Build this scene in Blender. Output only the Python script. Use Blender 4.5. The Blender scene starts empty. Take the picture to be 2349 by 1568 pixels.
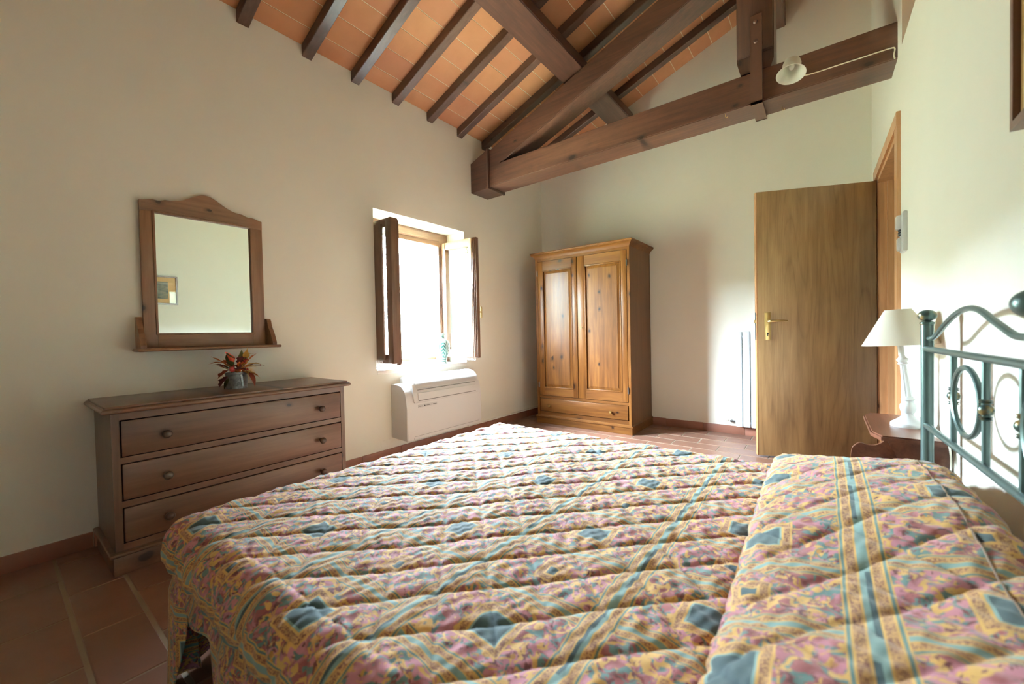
import bpy, bmesh, math, random
from mathutils import Vector, Matrix
R_ = math.radians
random.seed(7)
scene = bpy.context.scene
COL = scene.collection

# ------------------------------------------------------------------ camera
def look_matrix(yaw, pitch, roll):
    fwd = Vector((math.sin(yaw)*math.cos(pitch), math.cos(yaw)*math.cos(pitch), math.sin(pitch)))
    right = Vector((math.cos(yaw), -math.sin(yaw), 0))
    up = right.cross(fwd)
    c, s = math.cos(roll), math.sin(roll)
    r2 = c*right + s*up
    u2 = -s*right + c*up
    m = Matrix((r2, u2, -fwd)).transposed()
    return m.to_4x4()
cam_d = bpy.data.cameras.new('camera')
cam = bpy.data.objects.new('camera', cam_d); COL.objects.link(cam)
cam.matrix_world = Matrix.Translation((0, 0, 1.03)) @ look_matrix(R_(-37.658), R_(-1.147), R_(-1.2035))
cam_d.sensor_width = 36.0
cam_d.lens = 930.576/2349*36.0
cam_d.clip_start = 0.02
cam_d.dof.use_dof = True
cam_d.dof.focus_distance = 2.6
cam_d.dof.aperture_fstop = 2.8
scene.camera = cam

# ------------------------------------------------------------------ world, light, exposure
w = bpy.data.worlds.new('overcast_sky'); scene.world = w; w.use_nodes = True
bgn = w.node_tree.nodes['Background']
bgn.inputs['Color'].default_value = (0.745, 0.935, 1.08, 1)
# overcast sky: zenith three times as bright as the horizon
wt = w.node_tree; tcw = wt.nodes.new('ShaderNodeTexCoord'); sxw = wt.nodes.new('ShaderNodeSeparateXYZ'); wt.links.new(tcw.outputs['Generated'], sxw.inputs[0])
mxw = wt.nodes.new('ShaderNodeMath'); mxw.operation = 'MAXIMUM'; wt.links.new(sxw.outputs[2], mxw.inputs[0]); mxw.inputs[1].default_value = 0.0
maw = wt.nodes.new('ShaderNodeMath'); maw.operation = 'MULTIPLY_ADD'; wt.links.new(mxw.outputs[0], maw.inputs[0]); maw.inputs[1].default_value = 2.0/3; maw.inputs[2].default_value = 1.0/3
SKY = 615.0
msw = wt.nodes.new('ShaderNodeMath'); msw.operation = 'MULTIPLY'; wt.links.new(maw.outputs[0], msw.inputs[0]); msw.inputs[1].default_value = SKY
wt.links.new(msw.outputs[0], bgn.inputs['Strength'])
pl = bpy.data.lights.new('window_portal', 'AREA'); pl.shape = 'RECTANGLE'; pl.size = 1.0; pl.size_y = 1.3
pl.cycles.is_portal = True
po = bpy.data.objects.new('window_portal', pl); COL.objects.link(po)
po.location = (-3.30, 2.48, 1.40); po.rotation_euler = (0, R_(-90), 0)
scene.view_settings.view_transform = 'Standard'
scene.view_settings.look = 'None'
scene.view_settings.gamma = 1.0
scene.view_settings.use_curve_mapping = False
scene.view_settings.exposure = 0.1
scene.cycles.max_bounces = 14
scene.cycles.diffuse_bounces = 8
scene.cycles.use_adaptive_sampling = True
scene.cycles.adaptive_threshold = 0.02
scene.cycles.glossy_bounces = 5
scene.cycles.transmission_bounces = 8
scene.cycles.transparent_max_bounces = 12
scene.cycles.sample_clamp_indirect = 12.0
scene.cycles.use_denoising = True
scene.cycles.blur_glossy = 0.5
scene.cycles.caustics_reflective = False
scene.cycles.caustics_refractive = False

# ------------------------------------------------------------------ node helpers
class NT:
    def __init__(s, name):
        s.m = bpy.data.materials.new(name); s.m.use_nodes = True
        s.t = s.m.node_tree; s.b = s.t.nodes['Principled BSDF']; s.out = s.t.nodes['Material Output']
    def n(s, kind, **kw):
        nd = s.t.nodes.new(kind)
        for k, v in kw.items(): setattr(nd, k, v)
        return nd
    def l(s, a, b): s.t.links.new(a, b)
    def set(s, sock, v):
        if hasattr(v, 'is_output') or isinstance(v, bpy.types.NodeSocket): s.l(v, sock)
        else: sock.default_value = v
    def math(s, op, a, b=0.0, clamp=False):
        nd = s.n('ShaderNodeMath', operation=op, use_clamp=clamp)
        s.set(nd.inputs[0], a); s.set(nd.inputs[1], b); return nd.outputs[0]
    def vmath(s, op, a, b):
        nd = s.n('ShaderNodeVectorMath', operation=op)
        s.set(nd.inputs[0], a); s.set(nd.inputs[1], b); return nd.outputs[0]
    def mix(s, f, a, b, mode='MIX'):
        nd = s.n('ShaderNodeMix', data_type='RGBA', blend_type=mode)
        s.set(nd.inputs['Factor'], f)
        s.set(nd.inputs[6], c4(a)); s.set(nd.inputs[7], c4(b)); return nd.outputs[2]
    def ramp(s, f, stops, interp='LINEAR'):
        nd = s.n('ShaderNodeValToRGB'); cr = nd.color_ramp; cr.interpolation = interp
        while len(cr.elements) < len(stops): cr.elements.new(1.0)
        for e, (p, c) in zip(cr.elements, stops):
            e.position = p; e.color = c4(c) if not isinstance(c, (int, float)) else (c, c, c, 1)
        s.set(nd.inputs[0], f); return nd
    def noise(s, vec, scale, detail=4, rough=.55, dist=0.0):
        nd = s.n('ShaderNodeTexNoise'); nd.inputs['Scale'].default_value = scale
        nd.inputs['Detail'].default_value = detail; nd.inputs['Roughness'].default_value = rough
        nd.inputs['Distortion'].default_value = dist
        if vec is not None: s.l(vec, nd.inputs['Vector'])
        return nd.outputs['Fac']
    def bump(s, h, strength=.3, dist=.01, normal=None):
        nd = s.n('ShaderNodeBump'); nd.inputs['Strength'].default_value = strength
        nd.inputs['Distance'].default_value = dist; s.l(h, nd.inputs['Height'])
        if normal is not None: s.l(normal, nd.inputs['Normal'])
        s.l(nd.outputs[0], s.b.inputs['Normal']); return nd.outputs[0]
    def coord(s, randomize=True):
        tc = s.n('ShaderNodeTexCoord'); v = tc.outputs['Object']
        if randomize:
            oi = s.n('ShaderNodeObjectInfo')
            v = s.vmath('ADD', v, s.vscale((13.0, 7.0, 11.0), oi.outputs['Random']))
        return v
    def vscale(s, vec, f):
        nd = s.n('ShaderNodeVectorMath', operation='SCALE')
        s.set(nd.inputs[0], vec); s.set(nd.inputs['Scale'], f); return nd.outputs[0]
    def mapping(s, v, scale):
        nd = s.n('ShaderNodeMapping'); nd.inputs['Scale'].default_value = scale; s.l(v, nd.inputs[0]); return nd.outputs[0]
def c4(c):
    if isinstance(c, bpy.types.NodeSocket): return c
    return (c[0], c[1], c[2], 1.0) if len(c) == 3 else c
def srgb(r, g, b):
    f = lambda v: ((v/255+.055)/1.055)**2.4 if v/255 > .04045 else v/255/12.92
    return (f(r), f(g), f(b))
MAT = {}
def plain(name, col, rough=.5, metal=0, spec=.5, noise=0, coat=0):
    t = NT(name); t.b.inputs['Roughness'].default_value = rough; t.b.inputs['Metallic'].default_value = metal
    t.b.inputs['Specular IOR Level'].default_value = spec
    t.b.inputs['Coat Weight'].default_value = coat
    if noise:
        f = t.noise(t.coord(), 18, 4)
        c2 = tuple(v*(1-noise) for v in col)
        t.l(t.mix(f, c2, col), t.b.inputs['Base Color'])
    else:
        t.b.inputs['Base Color'].default_value = c4(col)
    MAT[name] = t.m; return t
def wood(name, dark, mid, light, axis, rough=.4, knots=0.0, knotcol=None, fine=1.0, coat=0.0, cathedral=False, wear=0.0, flat=None, spec=.5):
    t = NT(name); v = t.coord()
    k = {'x': 0, 'y': 1, 'z': 2}[axis]
    sc = [14.0*fine]*3; sc[k] = .9
    st = t.noise(t.mapping(v, sc), 3.0, 5, .6, .4)
    sc2 = [3.2]*3; sc2[k] = .5
    br = t.noise(t.mapping(v, sc2), 1.6, 3, .5, .8)
    if cathedral:
        sc3 = [6.0]*3; sc3[k] = .42
        cn = t.noise(t.mapping(v, sc3), 1.0, .6, .4, .0)
        rg = t.math('FRACT', t.math('MULTIPLY', cn, 15.0))
        rings = t.ramp(rg, [(0.0, 1), (.10, .25), (.5, .0), (.86, .25), (1.0, 1)]).outputs[0]
        f = t.math('SUBTRACT', t.math('ADD', t.math('MULTIPLY', st, .5), t.math('MULTIPLY', br, .5)), t.math('MULTIPLY', rings, .09))
    else:
        f = t.math('ADD', t.math('MULTIPLY', st, .55), t.math('MULTIPLY', br, .45))
    col = t.ramp(f, [(.30, dark), (.5, mid), (.70, light)]).outputs[0]
    if knots:
        sx = t.n('ShaderNodeSeparateXYZ'); t.l(v, sx.inputs[0])
        pa = [i_ for i_ in range(3) if i_ != k and i_ != 'xyz'.index(flat or 'y')][0]
        cb = t.n('ShaderNodeCombineXYZ'); nz_ = t.noise(v, 9.0, 2)
        t.l(t.math('ADD', t.math('MULTIPLY', sx.outputs[pa], 8.0), t.math('MULTIPLY', nz_, .35)), cb.inputs[0])
        t.l(t.math('ADD', t.math('MULTIPLY', sx.outputs[k], 5.2), t.math('MULTIPLY', nz_, .25)), cb.inputs[1])
        vo = t.n('ShaderNodeTexVoronoi', feature='F1', voronoi_dimensions='2D'); vo.inputs['Scale'].default_value = 1.0
        vo.inputs['Randomness'].default_value = 1.0
        t.l(cb.outputs[0], vo.inputs['Vector'])
        sep = t.n('ShaderNodeSeparateColor'); t.l(vo.outputs['Color'], sep.inputs[0])
        on = t.math('LESS_THAN', sep.outputs[0], knots)
        dsz = t.math('MULTIPLY', vo.outputs['Distance'], t.math('ADD', t.math('MULTIPLY', sep.outputs[1], 1.1), .65))
        core = t.ramp(dsz, [(.085, (1, 1, 1)), (.125, (.45, .45, .45)), (.28, (0, 0, 0))]).outputs[0]
        fac = t.math('MULTIPLY', on, core)
        col = t.mix(fac, col, knotcol or tuple(x*.25 for x in dark))
    if wear:
        wn = t.noise(v, 5.0, 6, .7)
        col = t.mix(t.math('MULTIPLY', t.ramp(wn, [(.5, 0), (.75, 1)]).outputs[0], wear), col, tuple(min(1, x*.55) for x in dark))
    t.l(col, t.b.inputs['Base Color'])
    t.b.inputs['Roughness'].default_value = rough
    t.b.inputs['Coat Weight'].default_value = coat; t.b.inputs['Coat Roughness'].default_value = .25
    t.b.inputs['Specular IOR Level'].default_value = spec
    t.bump(st, .08, .004)
    MAT[name] = t.m; return t

# walls
t = NT('wall_plaster'); v = t.coord(False)
n1 = t.noise(v, 1.3, 4); n2 = t.noise(v, 45, 4)
t.l(t.mix(t.ramp(n1, [(.3, 0), (.7, 1)]).outputs[0], srgb(236, 234, 222), srgb(240, 238, 227)), t.b.inputs['Base Color'])
t.b.inputs['Roughness'].default_value = .75; t.b.inputs['Specular IOR Level'].default_value = .25
t.bump(n2, .06, .004); MAT['wall'] = t.m
plain('white_paint', srgb(238, 236, 228), .5)
# terracotta
def terracotta(name, a, b, c, rough, bumpv, coat=0):
    t = NT(name); v = t.coord()
    oi = t.n('ShaderNodeObjectInfo')
    base = t.ramp(oi.outputs['Random'], [(0.0, a), (.5, b), (1.0, c)]).outputs[0]
    n1 = t.noise(v, 5, 5, .6, .3); n2 = t.noise(v, 60, 3)
    col = t.mix(t.math('MULTIPLY', t.ramp(n1, [(.35, 0), (.75, 1)]).outputs[0], .35), base, tuple(x*.62 for x in b))
    t.l(col, t.b.inputs['Base Color'])
    t.l(t.ramp(n1, [(.3, rough-.08), (.7, rough+.12)]).outputs[0], t.b.inputs['Roughness'])
    t.b.inputs['Coat Weight'].default_value = coat; t.b.inputs['Coat Roughness'].default_value = .3
    t.bump(t.math('ADD', t.math('MULTIPLY', n1, .7), t.math('MULTIPLY', n2, .15)), bumpv, .006)
    MAT[name] = t.m
terracotta('floor_terracotta', srgb(124, 88, 72), srgb(136, 96, 78), srgb(116, 84, 70), .36, .10, .15)
terracotta('ceiling_terracotta', srgb(190, 130, 90), srgb(196, 137, 97), srgb(182, 121, 87), .8, .06)
terracotta('skirting_terracotta', srgb(146, 94, 74), srgb(154, 100, 80), srgb(138, 90, 72), .45, .08)
plain('grout', srgb(152, 138, 118), .9, noise=.2)
plain('ceiling_grout', srgb(224, 208, 178), .9, noise=.2)
# woods
wood('beam_x', srgb(52, 31, 24), srgb(75, 46, 35), srgb(97, 62, 46), 'x', .42, .10, wear=.35, flat='y')
wood('beam_y', srgb(52, 31, 24), srgb(75, 46, 35), srgb(97, 62, 46), 'y', .42, .10, wear=.35)
wood('beam_z', srgb(52, 33, 27), srgb(68, 44, 35), srgb(84, 57, 45), 'z', .42, .10, wear=.35, flat='y')
wood('rafter_wood', srgb(62, 43, 36), srgb(82, 58, 48), srgb(102, 76, 64), 'x', .36, .08, wear=.25)
plain('strap_paint', srgb(84, 54, 42), .45, noise=.3)
wood('dresser_h', srgb(82, 56, 43), srgb(102, 71, 54), srgb(118, 85, 66), 'y', .36, .14, srgb(52, 34, 30), coat=.2, flat='x')
wood('dresser_v', srgb(82, 58, 46), srgb(100, 72, 58), srgb(114, 84, 68), 'z', .36, .05, srgb(52, 34, 30), coat=.2, flat='x')
wood('mirror_wood', srgb(100, 68, 48), srgb(130, 92, 66), srgb(150, 108, 80), 'z', .42, .12, srgb(54, 36, 28), flat='x')
wood('mirror_wood_h', srgb(100, 68, 48), srgb(130, 92, 66), srgb(150, 108, 80), 'y', .42, .12, srgb(54, 36, 28), flat='x')
wood('pine_v', srgb(74, 42, 17), srgb(101, 61, 26), srgb(126, 82, 37), 'z', .34, .24, srgb(36, 17, 11), coat=.03, flat='y', spec=0.16)
wood('pine_h', srgb(74, 42, 17), srgb(98, 59, 26), srgb(122, 79, 37), 'x', .36, .18, srgb(36, 17, 11), coat=.03, flat='y', spec=0.16)
wood('pine_side', srgb(80, 52, 33), srgb(95, 63, 40), srgb(108, 74, 48), 'z', .4, .06, spec=0.2)
wood('door_veneer', srgb(120, 90, 58), srgb(150, 116, 76), srgb(172, 138, 94), 'z', .42, cathedral=True, fine=.8)
wood('door_trim', srgb(136, 94, 60), srgb(166, 118, 78), srgb(186, 138, 96), 'z', .42, .14, srgb(84, 50, 32), flat='y')
wood('window_wood_z', srgb(84, 58, 44), srgb(108, 78, 60), srgb(132, 98, 76), 'z', .4, .06)
wood('window_wood_y', srgb(84, 58, 44), srgb(108, 78, 60), srgb(132, 98, 76), 'y', .4, .06)
wood('night_wood', srgb(74, 42, 30), srgb(104, 62, 46), srgb(128, 82, 62), 'y', .3, .2, srgb(50, 28, 24), coat=.25, flat='z', spec=0.3)
plain('dark_knob', srgb(72, 50, 40), .3, coat=.3)
plain('brass', srgb(216, 186, 126), .3, 1.0)
plain('old_brass', srgb(150, 120, 70), .35, 1.0)
plain('steel', srgb(120, 120, 120), .35, 1.0)
plain('white_plastic', srgb(206, 206, 205), .32, spec=.5)
plain('white_plastic_b', srgb(194, 195, 196), .42)
plain('grey_slot', srgb(110, 110, 106), .6)
plain('dark_slot', srgb(40, 40, 42), .6)
plain('radiator_white', srgb(212, 216, 220), .35)
plain('iron_green', srgb(72, 92, 90), .36, 0.3, coat=.2, noise=.12)
plain('lamp_white', srgb(204, 206, 206), .5)
plain('cable_white', srgb(224, 218, 200), .5)
plain('mattress_fabric', srgb(60, 70, 76), .9)
plain('bed_iron', srgb(40, 44, 46), .5)
# finial: green iron with gilt patches
t = NT('finial_metal'); f = t.noise(t.coord(), 26, 3, .5, .8)
t.l(t.ramp(f, [(.45, srgb(72, 92, 88)), (.58, srgb(140, 116, 68))]).outputs[0], t.b.inputs['Base Color'])
t.b.inputs['Roughness'].default_value = .3; t.b.inputs['Metallic'].default_value = .5; MAT['finial'] = t.m
# mirror silvering
t = plain('mirror_glass', (.93, .95, .94), 0.0, 1.0)
# clear pane: thin sheet, fresnel reflection over clear transmission
def pane(name, tint=(1, 1, 1)):
    t = NT(name)
    tr = t.n('ShaderNodeBsdfTransparent'); tr.inputs[0].default_value = c4(tint)
    gl = t.n('ShaderNodeBsdfGlossy'); gl.inputs['Roughness'].default_value = .0
    fr = t.n('ShaderNodeFresnel'); fr.inputs[0].default_value = 1.5
    ge = t.n('ShaderNodeNewGeometry'); ff = t.math('MULTIPLY', fr.outputs[0], t.math('SUBTRACT', 1.0, ge.outputs['Backfacing']))
    mx = t.n('ShaderNodeMixShader'); t.l(ff, mx.inputs[0]); t.l(tr.outputs[0], mx.inputs[1]); t.l(gl.outputs[0], mx.inputs[2])
    t.l(mx.outputs[0], t.out.inputs[0]); MAT[name] = t.m
pane('window_glass', (.97, .99, .98)); pane('picture_glass')
# lace: woven translucent cotton with holes
t = NT('lace'); v = t.coord(False)
vo = t.n('ShaderNodeTexVoronoi', feature='F1'); vo.inputs['Scale'].default_value = 120; t.l(v, vo.inputs['Vector'])
hol = t.math('GREATER_THAN', vo.outputs['Distance'], .60)
df = t.n('ShaderNodeBsdfDiffuse'); df.inputs[0].default_value = (.88, .88, .88, 1)
tl = t.n('ShaderNodeBsdfTranslucent'); tl.inputs[0].default_value = (.85, .85, .85, 1)
tr = t.n('ShaderNodeBsdfTransparent')
m1 = t.n('ShaderNodeMixShader'); m1.inputs[0].default_value = .5; t.l(df.outputs[0], m1.inputs[1]); t.l(tl.outputs[0], m1.inputs[2])
m2 = t.n('ShaderNodeMixShader'); t.l(hol, m2.inputs[0]); t.l(m1.outputs[0], m2.inputs[1]); t.l(tr.outputs[0], m2.inputs[2])
t.l(m2.outputs[0], t.out.inputs[0]); MAT['lace'] = t.m
# lamp shade cloth / frosted glass
def translucent(name, col, f):
    t = NT(name); t.b.inputs['Base Color'].default_value = c4(col); t.b.inputs['Roughness'].default_value = .7
    tl = t.n('ShaderNodeBsdfTranslucent'); tl.inputs[0].default_value = c4(col)
    mx = t.n('ShaderNodeMixShader'); mx.inputs[0].default_value = f
    t.l(t.b.outputs[0], mx.inputs[1]); t.l(tl.outputs[0], mx.inputs[2]); t.l(mx.outputs[0], t.out.inputs[0])
    MAT[name] = t.m; return t
translucent('shade_cloth', srgb(238, 234, 222), .35)
t = translucent('frosted_glass', srgb(236, 236, 228), .4); t.b.inputs['Roughness'].default_value = .35
# tin
t = NT('galvanised_tin'); f = t.noise(t.coord(), 40, 4, .6, 1.0)
t.l(t.ramp(f, [(.3, srgb(112, 116, 118)), (.7, srgb(168, 172, 174))]).outputs[0], t.b.inputs['Base Color'])
t.b.inputs['Metallic'].default_value = .7; t.b.inputs['Roughness'].default_value = .42; MAT['tin'] = t.m
# leaves / fruit
for nm, a, b in (('leaf_red', (120, 50, 40), (170, 84, 50)), ('leaf_orange', (170, 90, 40), (208, 130, 60)), ('leaf_ochre', (170, 140, 70), (210, 176, 100)),
                 ('leaf_green', (74, 84, 52), (120, 124, 76)), ('leaf_plum', (90, 50, 54), (130, 78, 74)), ('petal_red', (176, 60, 52), (206, 96, 66)),
                 ('fruit_red', (126, 32, 36), (166, 52, 50)), ('berry_orange', (196, 92, 48), (220, 128, 66)), ('straw', (196, 172, 116), (220, 200, 150)), ('stem_brown', (86, 64, 44), (110, 84, 60))):
    t = NT(nm); f = t.noise(t.coord(), 60, 3)
    t.l(t.mix(f, srgb(*[min(255, int(q_*1.18)) for q_ in a]), srgb(*[min(255, int(q_*1.18)) for q_ in b])), t.b.inputs['Base Color']); t.b.inputs['Roughness'].default_value = .35 if 'fruit' in nm or 'berry' in nm else .6
    MAT[nm] = t.m
# vase: white maiolica with painted green leaf bands
t = NT('vase_maiolica'); tc = t.n('ShaderNodeTexCoord'); sp = t.n('ShaderNodeSeparateXYZ'); t.l(tc.outputs['Object'], sp.inputs[0])
ang = t.math('ARCTAN2', sp.outputs[1], sp.outputs[0])
ua = t.math('FRACT', t.math('ADD', t.math('MULTIPLY', ang, 6/(2*math.pi)), 10.0))
ur = t.math('ABSOLUTE', t.math('SUBTRACT', ua, .5))
zz = sp.outputs[2]
lf = t.math('ABSOLUTE', t.math('SINE', t.math('ADD', t.math('MULTIPLY', zz, 95.0), t.math('MULTIPLY', ur, 9.0))))
leafm = t.math('MULTIPLY', t.math('GREATER_THAN', lf, .62), t.math('MULTIPLY', t.math('LESS_THAN', ur, .3), t.math('MULTIPLY', t.math('GREATER_THAN', zz, .06), t.math('LESS_THAN', zz, .21))))
line = t.math('MULTIPLY', t.math('GREATER_THAN', ur, .44), t.math('LESS_THAN', zz, .22))
band = t.math('GREATER_THAN', t.math('SINE', t.math('MULTIPLY', zz, 330.0)), .55)
bandm = t.math('MULTIPLY', band, t.math('MAXIMUM', t.math('LESS_THAN', zz, .055), t.math('GREATER_THAN', zz, .225)))
mk = t.math('MAXIMUM', t.math('MAXIMUM', leafm, line), bandm)
t.l(t.mix(mk, srgb(140, 158, 150), srgb(30, 74, 66)), t.b.inputs['Base Color']); t.b.inputs['Roughness'].default_value = .22; MAT['vase'] = t.m
# framed print (flat artwork): ochre mount with a grey-blue landscape
t = NT('print_paper'); tc = t.n('ShaderNodeTexCoord'); sp = t.n('ShaderNodeSeparateXYZ'); t.l(tc.outputs['Object'], sp.inputs[0])
inside = t.math('MULTIPLY', t.math('LESS_THAN', t.math('ABSOLUTE', sp.outputs[1]), .093), t.math('LESS_THAN', t.math('ABSOLUTE', t.math('SUBTRACT', sp.outputs[2], 0.0)), .10))
mp = t.mapping(tc.outputs['Object'], (1, 6, 16))
land = t.ramp(t.noise(mp, 1.6, 5, .65, .6), [(.3, srgb(70, 78, 84)), (.5, srgb(124, 126, 112)), (.7, srgb(166, 160, 132))]).outputs[0]
t.l(t.mix(inside, srgb(206, 162, 104), land), t.b.inputs['Base Color']); t.b.inputs['Roughness'].default_value = .6; MAT['print'] = t.m
plain('silver_frame', srgb(124, 116, 124), .35, .4)
plain('frame_brown', srgb(92, 58, 48), .4)

# ------------------------------------------------------------------ mesh helpers
OFF = {}
def tag(o, label=None, cat=None, group=None, kind=None):
    if label: o['label'] = label
    if cat: o['category'] = cat
    if group: o['group'] = group
    if kind: o['kind'] = kind
    return o
def thing(name, loc, label, cat, group=None, kind=None):
    o = bpy.data.objects.new(name, None); COL.objects.link(o); o.location = loc
    o.empty_display_size = .1; OFF[o.name] = Vector(loc)
    return tag(o, label, cat, group, kind)
def obj(name, bm, mat, parent=None, smooth=False, origin=None, angle=None):
    """bm in world coordinates; placed relative to its parent thing (or its own origin)"""
    me = bpy.data.meshes.new(name)
    off = OFF[parent.name] if parent is not None else Vector(origin or (0, 0, 0))
    if off.length: bmesh.ops.translate(bm, verts=bm.verts, vec=-off)
    bmesh.ops.recalc_face_normals(bm, faces=bm.faces)
    if smooth:
        a = R_(angle if angle else 35)
        for f in bm.faces: f.smooth = True
        for e in bm.edges:
            if len(e.link_faces) == 2 and e.calc_face_angle(0) > a: e.smooth = False
    bm.to_mesh(me); bm.free()
    o = bpy.data.objects.new(name, me); COL.objects.link(o)
    me.materials.append(MAT[mat] if isinstance(mat, str) else mat)
    if parent is not None: o.parent = parent
    else: o.location = off
    OFF[o.name] = off
    return o
def dup(o, parent, loc=None):
    c = o.copy(); COL.objects.link(c); c.parent = parent
    if loc is not None: c.location = loc
    return c
def B(): return bmesh.new()
def add_box(bm, x0, x1, y0, y1, z0, z1, bev=0.0, seg=2):
    r = bmesh.ops.create_cube(bm, size=1.0)
    vs = r['verts']
    for v in vs:
        v.co = Vector(((x0+x1)/2+v.co.x*(x1-x0), (y0+y1)/2+v.co.y*(y1-y0), (z0+z1)/2+v.co.z*(z1-z0)))
    if bev:
        es = list({e for v in vs for e in v.link_edges})
        bmesh.ops.bevel(bm, geom=es, offset=bev, segments=seg, affect='EDGES', profile=.5)
    return bm
def box(name, d, mat, parent=None, bev=.0, **k):
    bm = B(); add_box(bm, *d, bev=bev); return obj(name, bm, mat, parent, smooth=bev > 0, **k)
def add_prism(bm, pts, axis, a, b):
    """polygon pts (2D) extruded along axis from a to b. axis x: pts=(y,z); y: pts=(x,z); z: pts=(x,y)"""
    def mk(p, t):
        return {'x': (t, p[0], p[1]), 'y': (p[0], t, p[1]), 'z': (p[0], p[1], t)}[axis]
    A = [bm.verts.new(mk(p, a)) for p in pts]; Bv = [bm.verts.new(mk(p, b)) for p in pts]
    bm.faces.new(A); bm.faces.new(Bv[::-1])
    n = len(pts)
    for i in range(n): bm.faces.new((A[i], Bv[i], Bv[(i+1) % n], A[(i+1) % n]))
    return bm
def add_lathe(bm, prof, c, seg=32, tilt=None, cap=True):
    """prof: list of (r,z); around +z at c, optional tilt matrix"""
    rings = []
    for r, z in prof:
        ring = []
        for i in range(seg):
            a = 2*math.pi*i/seg
            p = Vector((r*math.cos(a), r*math.sin(a), z))
            if tilt is not None: p = tilt @ p
            ring.append(bm.verts.new(p+Vector(c)))
        rings.append(ring)
    for A, C in zip(rings, rings[1:]):
        for i in range(seg): bm.faces.new((A[i], A[(i+1) % seg], C[(i+1) % seg], C[i]))
    if cap:
        if prof[0][0] > 1e-5: bm.faces.new(rings[0][::-1])
        if prof[-1][0] > 1e-5: bm.faces.new(rings[-1])
    return bm
def add_tube(bm, pts, r, seg=10, closed=False):
    pts = [Vector(p) for p in pts]; n = len(pts); rings = []
    rr = r if isinstance(r, (list, tuple)) else [r]*n
    prev = None
    for i, p in enumerate(pts):
        if closed: d = pts[(i+1) % n]-pts[i-1]
        else: d = pts[min(i+1, n-1)]-pts[max(i-1, 0)]
        d.normalize()
        if prev is None:
            u = d.orthogonal().normalized()
        else:
            u = (prev-d*prev.dot(d)).normalized()
        prev = u; w_ = d.cross(u)
        rings.append([bm.verts.new(p+rr[i]*(math.cos(2*math.pi*k/seg)*u+math.sin(2*math.pi*k/seg)*w_)) for k in range(seg)])
    m = n if closed else n-1
    for i in range(m):
        A, C = rings[i], rings[(i+1) % n]
        best = 0
        if closed and i == n-1:
            best = min(range(seg), key=lambda s: sum((A[k].co-C[(k+s) % seg].co).length for k in range(0, seg, 2)))
        for k in range(seg): bm.faces.new((A[k], A[(k+1) % seg], C[(k+1+best) % seg], C[(k+best) % seg]))
    if not closed: bm.faces.new(rings[0][::-1]); bm.faces.new(rings[-1])
    return bm
def add_ball(bm, c, r, u=16, v=10, sz=1.0):
    m = Matrix.Translation(c) @ Matrix.Diagonal((r, r, r*sz, 1))
    bmesh.ops.create_uvsphere(bm, u_segments=u, v_segments=v, radius=1.0, matrix=m); return bm
def lerp(a, b, t): return a+(b-a)*t
def smooth(a, b, x):
    t = min(1, max(0, (x-a)/(b-a))); return t*t*(3-2*t)
def curve(pts, n):
    """Catmull-Rom through pts"""
    P = [Vector(p) for p in pts]; P = [2*P[0]-P[1]]+P+[2*P[-1]-P[-2]]; out = []
    for i in range(1, len(P)-2):
        for j in range(n):
            t = j/n; a, b, c, d = P[i-1:i+3]
            out.append(.5*((2*b)+(c-a)*t+(2*a-5*b+4*c-d)*t*t+(3*b-a-3*c+d)*t**3))
    out.append(P[-2]); return out

# ------------------------------------------------------------------ dimensions
XL, YB, YN = -2.935, 4.49, -1.20
SL = .365; Z0 = 3.115; RX = -.362
def CZ(x): return Z0+SL*(x-XL) if x <= RX else Z0+SL*(RX-XL)-SL*(x-RX)
RS = .0139
def XW(y): return .312+(YB-y)*RS

# ------------------------------------------------------------------ structure: walls
def struct(o): o['kind'] = 'structure'; return o
bm = B()
wy0, wy1, wz0, wz1, XO = 1.97, 3.03, .745, 2.088, -3.27
add_box(bm, XO, XL, YN-.3, wy0, -.15, 3.35); add_box(bm, XO, XL, wy1, YB+.3, -.15, 3.35)
add_box(bm, XO, XL, wy0, wy1, -.15, wz0); add_box(bm, XO, XL, wy0, wy1, wz1, 3.35)
wl = struct(obj('wall_left', bm, 'wall')); tag(wl, 'cream plastered wall holding the window, mirror and dresser')
bm = B(); add_prism(bm, [(XL-.2, -.15), (1.6, -.15), (1.6, CZ(1.6)+.3), (RX, CZ(RX)+.3), (XL-.2, CZ(XL-.2)+.3)], 'y', YB, YB+.2)
wb = struct(obj('wall_back', bm, 'wall')); tag(wb, 'cream gable wall behind wardrobe, radiator and open door')
bm = B(); add_prism(bm, [(XL-.2, -.15), (1.6, -.15), (1.6, CZ(1.6)+.3), (RX, CZ(RX)+.3), (XL-.2, CZ(XL-.2)+.3)], 'y', YN-.2, YN)
struct(obj('wall_front', bm, 'wall'))
# right partition: solid up to 2.53 m for y<3.03, door opening y 3.15..4.10
DY0, DY1, DZ = 3.165, 4.115, 2.125
def wallpoly(ya, yb, th=.13): return [(XW(ya), ya), (XW(yb), yb), (XW(yb)+th, yb), (XW(ya)+th, ya)]
bm = B()
add_prism(bm, wallpoly(YN-.1, DY0), 'z', -.15, 2.53)
add_prism(bm, wallpoly(DY1, YB+.1), 'z', -.15, 2.53)
add_prism(bm, wallpoly(DY0, DY1), 'z', DZ, 2.53)
add_prism(bm, wallpoly(3.03, YB+.1, 1.0), 'z', 2.53, 4.3)
wr = struct(obj('wall_right', bm, 'wall')); tag(wr, 'cream partition wall behind the iron headboard, with the doorway')
bm = B(); add_box(bm, 1.25, 1.4, YN-.1, 3.2, 2.4, 4.3); add_prism(bm, [(XW(YN)+.1, YN-.1), (1.3, YN-.1), (1.3, 3.1), (XW(3.1)+.1, 3.1)], 'z', 2.43, 2.53)
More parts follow.
